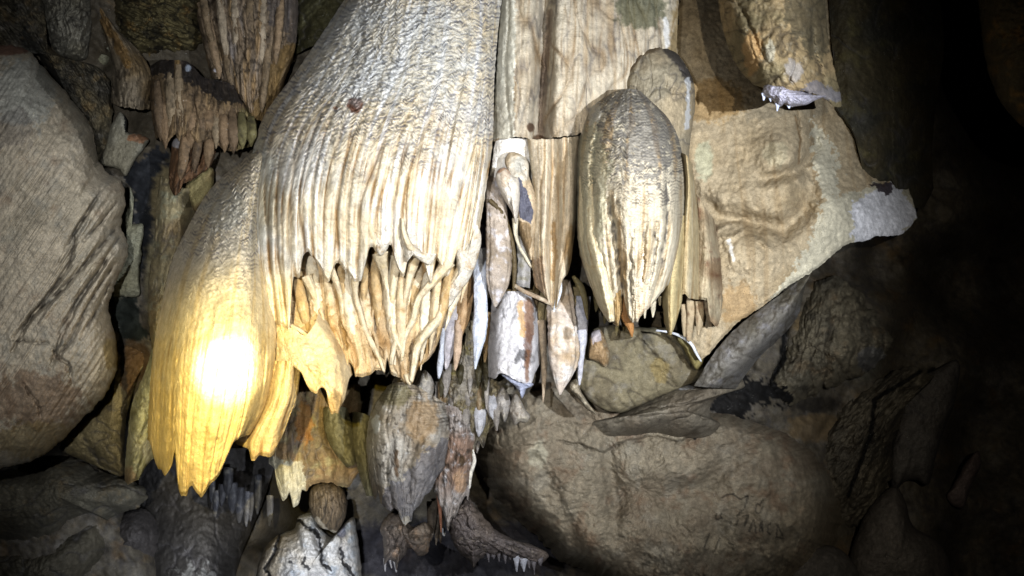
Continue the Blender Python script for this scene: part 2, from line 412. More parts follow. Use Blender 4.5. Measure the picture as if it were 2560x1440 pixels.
# a boulder or facet: outline traced, swelling towards the viewer, sides running back into the wall
def blob(name, parent, outline, centre, d_edge, bulge, k, p=2.0, q=0.5, mat=None, step=3.2, back=0.3, tilt=(0, 0), jit=2.0):
    mat = mat or M_WALL
    o = np.array(outline, float)
    per = np.hypot(*(np.diff(np.vstack([o, o[:1]]), axis=0).T)).sum()
    nt = max(16, int(per / step))
    O = resample(outline, nt, True)[:, :2]
    cx, cy = centre
    R = np.hypot(O[:, 0] - cx, O[:, 1] - cy); nr = max(5, int(R.max() / step))
    nrm = (O - [cx, cy]) / R[:, None]
    th = np.arange(nt)
    t = np.linspace(0.0, 1.0, nr + 1)[1:]
    t = 1 - (1 - t) ** 1.15
    J = (jit * fbm(O[:, 0] / 30, O[:, 1] / 30, k.get('seed', 1) + 5, 4, 0.6))
    tj = t[:, None] ** 8 * J[None, :]
    X = (cx + (O[:, 0] - cx)[None, :] * t[:, None] + nrm[:, 0][None, :] * tj).ravel(); Y = (cy + (O[:, 1] - cy)[None, :] * t[:, None] + nrm[:, 1][None, :] * tj).ravel()
    T = np.repeat(t, nt)
    D = d_edge - bulge * np.clip(1 - T ** p, 0, 1) ** q + tilt[0] * (X - cx) * 1e-3 + tilt[1] * (Y - cy) * 1e-3
    U = (X - O[:, 0].min()) / (np.ptp(O[:, 0])); V = (Y - O[:, 1].min()) / (np.ptp(O[:, 1]))
    H, seam = relief(X, Y, U, V, k)
    D = D - H * PXM * np.minimum(1, (1 - T) / 0.05)
    col = pigment(X, Y, U, V, seam, k)
    Q = []
    for i in range(nr - 1):
        a = i * nt + np.arange(nt); b = a + nt
        Q.append(np.stack([a, b, np.roll(b, -1), np.roll(a, -1)], 1))
    n0 = nr * nt
    XS = [X, [cx]]; YS = [Y, [cy]]; DS = [D, [D[:nt].mean()]]; CS = [col, col[:nt].mean(0)[None, :]]
    a = np.arange(nt); tri = [np.stack([np.full(nt, n0), a, np.roll(a, -1)], 1)]
    off = n0 + 1; prev = (nr - 1) * nt + np.arange(nt); De = D[prev]
    for kk in range(1, 4):
        f = kk / 3.0
        XS.append(X[prev if kk == 1 else (nr - 1) * nt + np.arange(nt)]); YS.append(Y[(nr - 1) * nt + np.arange(nt)])
        DS.append(De + back * f ** 1.5); CS.append(col[(nr - 1) * nt + np.arange(nt)])
        cur = off + np.arange(nt); Q.append(np.stack([prev, cur, np.roll(cur, -1), np.roll(prev, -1)], 1)); prev = cur; off += nt
    XS.append([cx]); YS.append([cy]); DS.append([d_edge + back]); CS.append(col[:nt].mean(0)[None, :])
    tri.append(np.stack([prev, np.full(nt, off), np.roll(prev, -1)], 1))
    return mesh_object(name, np.concatenate(XS), np.concatenate(YS), np.concatenate(DS), np.concatenate(Q), np.concatenate(tri), np.concatenate(CS), mat, parent)

# a stalactite, root or cord: axis points (x, y, radius px, depth)
def spike(name, parent, pts, k, mat=None, flat=1.0, nth=None):
    mat = mat or M_DRIP
    p = np.array(pts, float)
    L = np.hypot(*np.diff(p[:, :2], axis=0).T).sum(); n = max(6, int(L / 4))
    A = resample(pts, n); rmax = p[:, 2].max(); nth = nth or int(np.clip(rmax * 1.6, 8, 48))
    A[:, 2] = np.maximum(A[:, 2], 0.6)
    tg = np.gradient(A[:, :2], axis=0); tg /= np.hypot(tg[:, 0], tg[:, 1])[:, None] + 1e-9
    th = np.linspace(0, 2 * np.pi, nth, endpoint=False)
    v = np.linspace(0, 1, n); seed = k.get('seed', 1)
    TH = np.tile(th, n); V = np.repeat(v, nth)
    cs, sn = np.cos(TH), np.sin(TH)
    Ax = np.repeat(A[:, 0], nth); Ay = np.repeat(A[:, 1], nth); Ar = np.repeat(A[:, 2], nth); Ad = np.repeat(A[:, 3], nth)
    nx = np.repeat(-tg[:, 1], nth); ny = np.repeat(tg[:, 0], nth)
    fl = k.get('flute', 5)
    lump = 1 + 0.16 * gn(cs * fl * 0.6 + seed, sn * fl * 0.6 + V * 1.5, seed) + 0.12 * fbm(cs * 1.2 + seed + sn, Ay / max(30, rmax * 2.2), seed + 4, 3) + 0.05 * gn(cs * 3, Ay / 9, seed + 7)
    r = Ar * lump
    sc = Ad / F
    X = Ax + nx * cs * r; Y = Ay + ny * cs * r; D = Ad - sn * r * sc * flat
    U = TH / (2 * np.pi)
    Hh, seam = relief(X, Y, U, V, {**k, 'tubes': []})
    D = D - Hh * PXM * np.maximum(sn, 0)
    col = pigment(X, Y, U, V, seam, k)
    Q = []
    for i in range(n - 1):
        a = i * nth + np.arange(nth); b = a + nth; Q.append(np.stack([a, np.roll(a, -1), np.roll(b, -1), b], 1))
    XS = np.concatenate([X, [A[0, 0], A[-1, 0] + tg[-1, 0] * A[-1, 2]]]); YS = np.concatenate([Y, [A[0, 1], A[-1, 1] + tg[-1, 1] * A[-1, 2]]]); DS = np.concatenate([D, [A[0, 3], A[-1, 3]]])
    col = np.vstack([col, col[:1], col[-1:]])
    a = np.arange(nth); b = (n - 1) * nth + a
    T = np.concatenate([np.stack([np.full(nth, n * nth), np.roll(a, -1), a], 1), np.stack([np.full(nth, n * nth + 1), b, np.roll(b, -1)], 1)])
    return mesh_object(name, XS, YS, DS, np.concatenate(Q), T, col, mat, parent)

# ================================================================== THE SETTING: the cave wall behind everything
def cave_wall():
    xs = np.concatenate([np.linspace(-1500, -40, 60), np.arange(-34, 2596, 5.0), np.linspace(2602, 4200, 60)])
    ys = np.concatenate([np.linspace(-1300, -30, 50), np.arange(-25, 1466, 5.0), np.linspace(1471, 2800, 50)])
    Xg, Yg = np.meshgrid(xs, ys, indexing='ij')
    X = Xg.ravel(); Y = Yg.ravel()
    ctl = [(-1500, -1300, 2.2), (-1500, 700, 2.2), (-1500, 2800, 2.6), (0, -1300, 2.6), (0, 2800, 3.0), (1300, -1300, 2.6), (2600, -1300, 4.6), (4200, -600, 5.0), (4200, 900, 5.5), (4200, 2800, 5),
           (1300, 2800, 3.6), (2600, 2800, 4.6), (0, 0, 3.3), (150, 60, 3.3), (0, 600, 3.4), (250, 330, 3.5), (330, 560, 3.45), (320, 790, 3.45), (240, 1000, 3.6), (420, 560, 3.35), (430, 800, 3.25), (400, 950, 3.4),
           (500, 100, 3.6), (520, 400, 3.5), (790, 40, 3.75), (900, 400, 3.7), (1100, 700, 3.6), (1350, 100, 3.35), (1350, 500, 3.4), (1600, 60, 3.42), (1700, 500, 3.5), (1200, 900, 3.6), (1400, 900, 3.65), (1600, 900, 3.7),
           (900, 1050, 3.9), (820, 1200, 4.1), (600, 1200, 5.6), (520, 1180, 5.6), (500, 1350, 5.2), (420, 1200, 5.2), (640, 1330, 5.2), (200, 1250, 4.2), (100, 1400, 4.1), (300, 1400, 4.3), (700, 1400, 4.3), (1000, 1400, 4.7), (1300, 1420, 4.9), (1190, 1230, 4.7), (1240, 1330, 4.9),
           (1500, 1100, 3.9), (1600, 1300, 3.9), (1850, 1000, 3.9), (1900, 880, 3.95), (1980, 820, 4.0), (1950, 1200, 4.0), (2000, 1400, 4.2), (2050, 760, 4.15), (2150, 800, 4.35), (2150, 1000, 4.4), (2300, 900, 4.9), (2300, 1100, 4.7), (2450, 1100, 5.6), (2550, 700, 6.4),
           (2100, 300, 4.0), (2200, 150, 4.3), (2300, 300, 4.6), (2350, 500, 4.9), (2420, 200, 6.2), (2550, 300, 7.0), (2400, 700, 5.9), (2200, 650, 4.9), (2100, 640, 4.5), (2450, 1400, 5.4), (2250, 1350, 4.6), (1900, 60, 3.7), (1900, 500, 3.6), (2100, 500, 3.9)]
    num = np.zeros(X.size); den = np.zeros(X.size)
    for (x, y, d) in ctl:
        r2 = (X - x) ** 2 + (Y - y) ** 2 + 40 ** 2
        w = 1.0 / r2 ** 1.7; num += w * d; den += w
    D = num / den
    k = dict(seed=11, crease=[(9, 120, 60, 30), (5, 40, 30, 0)], base=(0.20, 0.18, 0.145), alt=(0.13, 0.115, 0.09), mottle=[(GREY, 70, 0.1, .5), (OCHRE, 110, 0.2, .35), (DARK, 45, 0.28, .55)],
             rough=[(26, 150), (12, 60), (5, 22)], ridge=(13, 95, 42, 35),
             marks=[('l', [(1990, 700), (1900, 870), (1850, 960)], 14, -26), ('l', [(2340, 930), (2250, 1000), (2220, 1120), (2210, 1220)], 11, -60), ('l', [(2290, 940), (2200, 1010), (2180, 1100), (2120, 1240)], 9, -50),
                    ('l', [(2190, 870), (2050, 1090), (1940, 1200)], 12, -30), ('l', [(1965, 800), (1965, 900), (1930, 960)], 10, -24), ('b', 2020, 860, 60, 110, 40), ('b', 2140, 900, 50, 60, 30), ('b', 2100, 1010, 60, 40, 18),
                    ('l', [(1990, 1040), (2080, 1020), (2100, 1000)], 10, -20), ('b', 2040, 1070, 70, 34, 26), ('l', [(2060, 1200), (2180, 1240), (2250, 1180)], 12, -18), ('b', 2170, 1140, 60, 80, 22)],
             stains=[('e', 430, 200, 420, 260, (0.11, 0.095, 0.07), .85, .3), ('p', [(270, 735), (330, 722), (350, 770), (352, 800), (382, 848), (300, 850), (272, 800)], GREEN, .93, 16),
                     ('p', [(395, 360), (420, 390), (405, 470), (378, 560), (384, 640), (345, 700), (352, 610), (330, 555), (335, 480), (305, 440)], (0.035, 0.04, 0.05), .93, 18),
                     ('e', 300, 640, 45, 110, (0.33, 0.33, 0.27), .85, .25), ('e', 410, 700, 55, 140, (0.30, 0.27, 0.18), .85, .25), ('e', 420, 500, 50, 90, (0.27, 0.23, 0.14), .8, .25),
                     ('e', 335, 905, 50, 60, (0.13, 0.085, 0.045), .85, .3), ('l', [(302, 860), (310, 960), (308, 1080), (312, 1200)], 16, (0.05, 0.048, 0.046), .8),
                     ('e', 410, 870, 30, 26, (0.40, 0.36, 0.22), .7, .3),
                     ('p', [(1785, 955), (1850, 945), (1960, 960), (1985, 1000), (1925, 1010), (1880, 1010), (1862, 1078), (1828, 1040), (1812, 1060), (1780, 1050), (1775, 1000)], BLACK, .93, 30),
                     ('l', [(1962, 800), (1955, 900), (1930, 960)], 9, BLACK, .95), ('l', [(1985, 760), (1960, 830)], 14, BLACK, .9), ('l', [(2330, 930), (2250, 990), (2220, 1110), (2200, 1220)], 14, BLACK, .9),
                     ('e', 2040, 1010, 80, 22, DARK, .7, .4), ('e', 2040, 860, 60, 110, (0.28, 0.22, 0.13), .7, .3), ('e', 2130, 850, 45, 60, (0.25, 0.19, 0.13), .5, .4),
                     ('e', 2040, 1070, 80, 40, (0.28, 0.21, 0.12), .6, .3), ('e', 2300, 1060, 70, 130, (0.19, 0.175, 0.16), .7, .2), ('e', 2150, 900, 60, 60, (0.2, 0.2, 0.17), .6, .3),
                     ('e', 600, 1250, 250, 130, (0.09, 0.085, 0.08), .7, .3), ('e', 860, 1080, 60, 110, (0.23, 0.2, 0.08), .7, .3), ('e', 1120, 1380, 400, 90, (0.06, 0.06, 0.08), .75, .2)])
    H, seam = relief(X, Y, X / 2560, Y / 1440, k)
    D = D - H * PXM
    nx, ny = len(xs), len(ys)
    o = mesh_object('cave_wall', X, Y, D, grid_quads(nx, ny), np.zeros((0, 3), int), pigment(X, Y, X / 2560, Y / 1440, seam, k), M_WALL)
    tag(o, kind='structure')
cave_wall()

# ================================================================== FLOWSTONE CANOPY (one thing, several lobes and folds)
can = holder('flowstone_canopy', 'huge cream fluted flowstone canopy whose left lobe carries the warm torch glare', 'flowstone', (1000, -60, 3.0))
dome_bottom = [(560, 900), (640, 905), (676, 905), (681, 812), (705, 815), (722, 826), (735, 690), (748, 694), (758, 640), (769, 629), (784, 647), (801, 670), (821, 704), (842, 655), (859, 672), (877, 690), (886, 702), (900, 704), (915, 655), (926, 616), (940, 618), (949, 634), (960, 621),
               (978, 612), (986, 650), (1008, 692), (1025, 632), (1042, 629), (1057, 652), (1078, 712), (1091, 651), (1118, 694), (1147, 630), (1162, 684), (1178, 655), (1192, 644), (1204, 590), (1260, 560)]
drape('dome', can, [
    [(900, -60, 3.35), (740, 180, 3.28), (655, 300, 3.25), (628, 400, 3.12), (624, 560, 2.88), (640, 740, 2.8), (660, 960, 2.8)],
    [(925, -60, 3.15), (785, 180, 3.05), (690, 330, 2.95), (650, 480, 2.85), (648, 640, 2.72), (668, 790, 2.7), (680, 960, 2.72)],
    [(960, -60, 3.05), (840, 180, 2.9), (750, 330, 2.78), (705, 480, 2.68), (700, 640, 2.62), (710, 790, 2.62), (720, 960, 2.68)],
    [(1010, -60, 2.95), (925, 180, 2.75), (850, 330, 2.62), (815, 480, 2.55), (812, 640, 2.6), (828, 880, 2.72)],
    [(1080, -60, 2.9), (1030, 180, 2.68), (970, 350, 2.54), (940, 500, 2.51), (935, 640, 2.58), (935, 900, 2.72)],
    [(1150, -60, 2.9), (1130, 180, 2.7), (1090, 350, 2.57), (1062, 500, 2.55), (1052, 640, 2.61), (1040, 900, 2.74)],
    [(1215, -60, 2.98), (1205, 180, 2.8), (1180, 350, 2.68), (1158, 500, 2.66), (1136, 640, 2.71), (1120, 900, 2.8)],
    [(1262, -60, 3.1), (1243, 100, 3.0), (1236, 200, 2.95), (1232, 350, 2.85), (1214, 480, 2.78), (1197, 590, 2.78), (1180, 760, 2.8)]],
    dict(seed=3, base=CREAM, alt=(0.62, 0.61, 0.57), tubes=[(17, 24, 1.1, (0.25, .58)), (34, 8, .9, (0.25, .55)), (75, 2.4, 1.0, (.2, .6))], scale=(11.0, 14, 11, .36, .62),
         rough=[(9, 90), (3, 28)], ribs=(0.8, 6.5), seam=((0.28, 0.17, 0.06), .95), dirtk=.85, dirt=(0.16, 0.16, 0.19), streak=[((0.52, 0.42, 0.25), 26, .4), (WHITE, 40, .7)],
         mottle=[((0.28, 0.29, 0.31), 60, 0.22, .3)],
         stains=[('e', 886, 264, 23, 21, (0.16, 0.075, 0.045), .92, .35), ('v', .62, .95, (0.66, 0.58, 0.42), .3), ('e', 838, 270, 7, 4, RUST, .7, .3), ('e', 960, 130, 260, 150, (0.5, 0.52, 0.52), .35, .5),
                 ('e', 640, 480, 60, 160, (0.42, 0.43, 0.36), .3, .4)]),
    bottom=dome_bottom, step=2.5, thick=0.3, lip=14)
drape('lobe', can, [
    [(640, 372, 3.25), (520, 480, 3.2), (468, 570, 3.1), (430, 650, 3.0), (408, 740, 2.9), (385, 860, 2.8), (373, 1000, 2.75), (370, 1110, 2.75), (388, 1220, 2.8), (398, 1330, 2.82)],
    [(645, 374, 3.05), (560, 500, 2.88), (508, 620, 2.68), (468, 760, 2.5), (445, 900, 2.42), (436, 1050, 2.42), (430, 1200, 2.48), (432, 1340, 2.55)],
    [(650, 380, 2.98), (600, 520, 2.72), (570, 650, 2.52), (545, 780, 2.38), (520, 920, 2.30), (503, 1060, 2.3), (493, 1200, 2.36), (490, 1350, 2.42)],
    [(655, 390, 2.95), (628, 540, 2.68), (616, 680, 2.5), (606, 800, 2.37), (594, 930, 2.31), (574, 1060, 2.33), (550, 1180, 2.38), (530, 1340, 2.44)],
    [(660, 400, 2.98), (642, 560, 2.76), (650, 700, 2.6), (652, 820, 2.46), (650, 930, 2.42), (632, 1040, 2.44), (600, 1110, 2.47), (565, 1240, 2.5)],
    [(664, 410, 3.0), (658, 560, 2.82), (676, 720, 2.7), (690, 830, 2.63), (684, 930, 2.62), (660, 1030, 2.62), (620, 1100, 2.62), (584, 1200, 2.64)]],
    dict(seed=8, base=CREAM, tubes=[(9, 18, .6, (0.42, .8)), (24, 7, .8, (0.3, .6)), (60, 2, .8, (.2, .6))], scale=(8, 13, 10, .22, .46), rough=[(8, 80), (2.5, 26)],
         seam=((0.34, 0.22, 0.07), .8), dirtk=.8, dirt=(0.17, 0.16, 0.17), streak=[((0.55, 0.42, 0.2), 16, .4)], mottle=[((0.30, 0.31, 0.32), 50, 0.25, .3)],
         stains=[('e', 560, 520, 60, 70, (0.42, 0.43, 0.4), .4, .5), ('v', .42, .75, (0.62, 0.50, 0.27), .75), ('v', .80, .98, (0.42, 0.31, 0.16), .5)]),  # golden band puts the warm torch halo into the lobe's pigment
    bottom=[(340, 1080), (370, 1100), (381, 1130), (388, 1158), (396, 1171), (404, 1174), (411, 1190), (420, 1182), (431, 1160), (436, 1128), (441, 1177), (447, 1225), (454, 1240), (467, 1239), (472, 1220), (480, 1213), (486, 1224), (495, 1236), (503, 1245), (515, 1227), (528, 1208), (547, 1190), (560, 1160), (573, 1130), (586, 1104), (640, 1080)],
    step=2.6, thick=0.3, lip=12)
drape('fold', can, [
    [(676, 900, 2.72), (645, 1000, 2.7), (600, 1070, 2.7), (572, 1160, 2.72)], [(692, 902, 2.62), (672, 1000, 2.6), (628, 1090, 2.6), (606, 1180, 2.62)],
    [(712, 902, 2.58), (695, 1000, 2.55), (655, 1100, 2.56), (640, 1200, 2.58)], [(732, 905, 2.58), (722, 1000, 2.57), (690, 1090, 2.58), (668, 1200, 2.6)], [(752, 925, 2.7), (742, 1000, 2.68), (720, 1070, 2.68), (700, 1180, 2.7)]],
    dict(seed=14, base=(0.6, 0.5, 0.33), tubes=[(3.6, 16, .3), (11, 3, .6)], rough=[(2, 20)], ribs=(1.2, 6), seam=((0.2, 0.11, 0.04), .8), stains=[('v', .5, .95, (0.4, 0.28, 0.13), .45)]),
    bottom=[(560, 1115), (583, 1106), (600, 1115), (622, 1123), (628, 1151), (637, 1152), (645, 1142), (656, 1140), (675, 1142), (690, 1125), (712, 1076), (731, 1024), (760, 1000)], step=2.6, thick=.25)
drape('fold', can, [
    [(664, 800, 2.74), (670, 870, 2.72), (676, 930, 2.72)], [(700, 812, 2.66), (706, 880, 2.62), (714, 1000, 2.6)], [(735, 822, 2.62), (745, 890, 2.56), (765, 960, 2.53), (785, 1050, 2.52)],
    [(768, 835, 2.62), (800, 900, 2.55), (822, 960, 2.5), (832, 1090, 2.48)], [(790, 800, 2.66), (838, 880, 2.6), (852, 960, 2.55), (850, 1090, 2.52)], [(800, 760, 2.8), (862, 870, 2.74), (882, 940, 2.7), (866, 1090, 2.66)]],
    dict(seed=17, base=(0.62, 0.52, 0.36), alt=PALE, tubes=[(3, 8, .7), (9, 4, .9)], rough=[(5, 40), (2, 16)], seam=((0.3, 0.18, 0.07), .5), stains=[('e', 838, 1010, 24, 40, (0.3, 0.2, 0.08), .6, .4)],
         marks=[('l', [(735, 900), (800, 930), (835, 990)], 6, 7), ('l', [(845, 900), (860, 960), (850, 1020)], 5, 7)]),
    bottom=[(640, 905), (672, 920), (688, 912), (704, 911), (736, 917), (748, 926), (758, 942), (768, 965), (783, 982), (792, 985), (797, 973), (806, 970), (814, 976), (820, 990), (822, 1018), (830, 1036), (838, 1030), (846, 1032), (853, 1012), (861, 1000), (868, 968), (874, 945), (890, 930)], step=2.6, thick=.2, lip=6)
drape('drapery', can, [   # second tier, set back behind the teeth of the dome
    [(680, 600, 2.88), (690, 700, 2.8), (702, 800, 2.76), (730, 900, 2.74), (760, 1100, 2.74)], [(738, 600, 2.84), (745, 700, 2.77), (765, 800, 2.73), (790, 900, 2.72), (800, 1100, 2.72)], [(790, 590, 2.8), (800, 700, 2.76), (818, 800, 2.72), (835, 900, 2.7), (840, 1100, 2.7)],
    [(860, 590, 2.78), (870, 700, 2.75), (880, 800, 2.71), (900, 900, 2.68), (910, 1100, 2.68)], [(940, 590, 2.78), (945, 700, 2.76), (950, 800, 2.74), (960, 900, 2.71), (965, 1100, 2.69)],
    [(1020, 590, 2.76), (1020, 700, 2.76), (1015, 800, 2.74), (1015, 900, 2.72), (1018, 1100, 2.7)], [(1100, 590, 2.8), (1090, 700, 2.78), (1075, 800, 2.76), (1062, 900, 2.75), (1055, 1100, 2.74)],
    [(1190, 590, 2.9), (1165, 690, 2.87), (1130, 760, 2.86), (1105, 830, 2.85), (1095, 1000, 2.85)]],
    dict(seed=21, base=(0.52, 0.42, 0.28), alt=(0.38, 0.28, 0.16), tubes=[(10, 8, 1.6), (26, 5, 1.6)], rough=[(9, 50), (4, 18)], seam=((0.3, 0.18, 0.07), .7), streak=[(OCHRE, 14, .35), (PALE, 22, .6), (BLUE, 9, .2)],  # base darkened: shade of the recess put into the colour
         marks=[('h', (930, 612), (918, 815), 15, 17), ('h', (966, 618), (968, 770), 8, 17), ('h', (1038, 628), (1018, 715), 9, 17), ('h', (989, 660), (984, 700), 5, 17), ('h', (1083, 655), (1038, 765), 11, 17), ('h', (1080, 722), (1056, 838), 12, 17), ('h', (1130, 668), (1096, 775), 11, 17), ('h', (1022, 700), (990, 825), 12, 17), ('h', (944, 740), (938, 832), 8, 17), ('h', (900, 702), (908, 812), 9, 17), ('h', (978, 856), (1000, 944), 10, 17), ('h', (1031, 848), (1026, 934), 6, 17), ('h', (872, 672), (882, 765), 8, 17), ('h', (806, 678), (832, 765), 8, 17), ('h', (868, 752), (886, 824), 7, 17), ('h', (1064, 862), (1040, 930), 6, 17), ('h', (948, 866), (962, 898), 6, 17), ('h', (762, 700), (772, 838), 9, 17), ('h', (848, 798), (868, 872), 8, 17), ('h', (814, 768), (822, 884), 7, 17), ('h', (1144, 765), (1122, 835), 7, 17), ('h', (925, 826), (940, 900), 6, 17), ('h', (790, 800), (800, 900), 6, 17), ('h', (1100, 790), (1086, 850), 6, 17), ('h', (980, 740), (972, 830), 6, 17)], stains=[('h', (930, 612), (918, 815), 15, (0.30, 0.19, 0.07), .8), ('h', (966, 618), (968, 770), 8, (0.40, 0.31, 0.20), .8), ('h', (1038, 628), (1018, 715), 9, (0.36, 0.30, 0.23), .8), ('h', (989, 660), (984, 700), 5, (0.30, 0.19, 0.07), .8), ('h', (1083, 655), (1038, 765), 11, (0.40, 0.31, 0.20), .8), ('h', (1080, 722), (1056, 838), 12, (0.36, 0.30, 0.23), .8), ('h', (1130, 668), (1096, 775), 11, (0.30, 0.19, 0.07), .8), ('h', (1022, 700), (990, 825), 12, (0.40, 0.31, 0.20), .8), ('h', (944, 740), (938, 832), 8, (0.36, 0.30, 0.23), .8), ('h', (900, 702), (908, 812), 9, (0.30, 0.19, 0.07), .8), ('h', (978, 856), (1000, 944), 10, (0.40, 0.31, 0.20), .8), ('h', (1031, 848), (1026, 934), 6, (0.36, 0.30, 0.23), .8), ('h', (872, 672), (882, 765), 8, (0.30, 0.19, 0.07), .8), ('h', (806, 678), (832, 765), 8, (0.40, 0.31, 0.20), .8), ('h', (868, 752), (886, 824), 7, (0.36, 0.30, 0.23), .8), ('h', (1064, 862), (1040, 930), 6, (0.30, 0.19, 0.07), .8), ('h', (948, 866), (962, 898), 6, (0.40, 0.31, 0.20), .8), ('h', (762, 700), (772, 838), 9, (0.36, 0.30, 0.23), .8), ('h', (848, 798), (868, 872), 8, (0.30, 0.19, 0.07), .8), ('h', (814, 768), (822, 884), 7, (0.40, 0.31, 0.20), .8), ('h', (1144, 765), (1122, 835), 7, (0.36, 0.30, 0.23), .8), ('h', (925, 826), (940, 900), 6, (0.30, 0.19, 0.07), .8), ('h', (790, 800), (800, 900), 6, (0.40, 0.31, 0.20), .8), ('h', (1100, 790), (1086, 850), 6, (0.36, 0.30, 0.23), .8), ('h', (980, 740), (972, 830), 6, (0.30, 0.19, 0.07), .8)]),
    bottom=[(690, 850), (730, 880), (760, 930), (868, 968), (872, 905), (884, 920), (888, 940), (900, 943), (925, 936), (940, 926), (955, 925), (962, 932), (968, 900), (978, 935), (1000, 946), (1010, 956), (1022, 960), (1032, 958), (1040, 935), (1050, 915), (1064, 905), (1085, 880), (1098, 850), (1108, 815), (1150, 760)], step=2.6, thick=.3)
# pale root-like ribs that web the hollows of the second tier
ribs = [[(992, 640, 13, 2.66), (985, 700, 9, 2.68), (978, 770, 8, 2.7), (983, 830, 8, 2.7), (1000, 872, 7, 2.7)],
        [(1124, 652, 15, 2.66), (1080, 706, 9, 2.68), (1048, 745, 7, 2.7), (1032, 800, 7, 2.7), (1012, 842, 6, 2.7), (1004, 900, 5, 2.7)],
        [(1172, 640, 16, 2.72), (1142, 700, 13, 2.72), (1115, 745, 11, 2.71), (1100, 790, 10, 2.7), (1068, 830, 10, 2.69), (1046, 860, 9, 2.68), (1036, 905, 7, 2.67), (1028, 952, 5, 2.67)],
        [(1020, 806, 6, 2.7), (1034, 840, 8, 2.69), (1048, 862, 8, 2.68)], [(1094, 838, 7, 2.74), (1076, 870, 6, 2.73), (1060, 900, 4, 2.73), (1050, 918, 3, 2.74)],
        [(1196, 640, 8, 2.78), (1160, 696, 7, 2.78), (1135, 745, 6, 2.8), (1118, 790, 6, 2.8), (1100, 830, 4, 2.82)],
        [(887, 695, 9, 2.62), (889, 740, 6, 2.66), (900, 780, 6, 2.68), (912, 822, 6, 2.69), (930, 860, 6, 2.68), (950, 900, 5, 2.68), (960, 928, 3, 2.68)],
        [(828, 672, 9, 2.64), (848, 728, 6, 2.68), (857, 790, 6, 2.7), (856, 822, 4, 2.72)], [(950, 632, 18, 2.6), (962, 690, 8, 2.68), (968, 750, 5, 2.72), (962, 800, 4, 2.74)],
        [(1040, 636, 13, 2.64), (1022, 700, 8, 2.68), (1010, 760, 7, 2.7), (998, 820, 7, 2.7), (985, 870, 6, 2.7), (978, 910, 5, 2.7)],
        [(765, 690, 13, 2.7), (792, 760, 7, 2.72), (795, 820, 6, 2.73), (786, 872, 4, 2.74)], [(722, 812, 6, 2.66), (765, 838, 6, 2.66), (790, 872, 6, 2.64), (806, 905, 5, 2.6)],
        [(1075, 655, 10, 2.66), (1100, 690, 8, 2.7), (1120, 735, 8, 2.7)], [(893, 690, 7, 2.6), (893, 712, 4, 2.6), (892, 730, 3, 2.62)],
        [(1082, 730, 5, 2.72), (1060, 760, 5, 2.72), (1040, 800, 5, 2.73), (1034, 830, 4, 2.73)], [(870, 830, 6, 2.7), (900, 870, 6, 2.67), (930, 905, 5, 2.67), (956, 930, 4, 2.68)],
        [(836, 820, 5, 2.68), (856, 860, 7, 2.66), (872, 880, 5, 2.68)], [(946, 780, 5, 2.73), (940, 830, 5, 2.73), (945, 870, 4, 2.73)], [(1015, 935, 8, 2.7), (1022, 955, 5, 2.68), (1025, 962, 2, 2.68)],
        [(930, 540, 3, 2.5), (925, 570, 5, 2.49), (935, 600, 8, 2.52), (948, 624, 9, 2.56)], [(1005, 545, 3, 2.47), (1010, 580, 5, 2.47), (1022, 612, 7, 2.5), (1040, 636, 9, 2.56)]]
for i, r in enumerate(ribs):
    if i in (3, 4, 5, 12, 13, 14, 15, 16, 17): continue
    r = [(x, y, rr * 1.15, d + 0.012) for x, y, rr, d in r]
    spike('rib', can, r, dict(seed=40 + i, base=(0.6, 0.53, 0.40), rough=[(3, 18)], mottle=[(GOLD, 40, .1, .5), (BUFF, 25, .0, .5)]), M_FLOW, flat=1.6)

for i, (ol, c) in enumerate([([(912, 532), (918, 560), (932, 580), (955, 584), (972, 566), (979, 530), (977, 590), (968, 622), (950, 640), (938, 622), (924, 590)], (948, 602)), ([(1004, 536), (1010, 575), (1026, 600), (1046, 622), (1076, 640), (1092, 634), (1072, 662), (1046, 650), (1030, 640), (1018, 655), (1008, 610)], (1034, 632)),
                             ([(1150, 610), (1170, 606), (1192, 560), (1203, 590), (1196, 640), (1178, 690), (1150, 730), (1118, 770), (1112, 740), (1140, 690)], (1160, 672))]):
    blob('flap', can, ol, c, 2.56 if i < 2 else 2.72, .04, dict(seed=330 + i, base=(0.52, 0.49, 0.43), rough=[(4, 20), (2, 8)], mottle=[(OCHRE, 26, .1, .5)]), mat=M_FLOW, step=2.4, back=.1, jit=2)
blades = [(775, 640, 806, 868, 15), (815, 668, 838, 850, 13), (846, 650, 866, 800, 11), (862, 690, 890, 905, 15), (905, 700, 930, 915, 14), (938, 640, 948, 850, 12), (968, 630, 988, 935, 14), (1003, 655, 1003, 950, 12), (1034, 680, 1040, 905, 12), (1068, 690, 1052, 925, 12),
          (1098, 680, 1074, 884, 12), (1128, 668, 1092, 850, 12), (1164, 640, 1112, 826, 12), (1184, 600, 1152, 756, 10), (742, 690, 775, 855, 13), (880, 640, 884, 770, 10), (1018, 650, 1022, 800, 9), (912, 650, 908, 790, 9)]
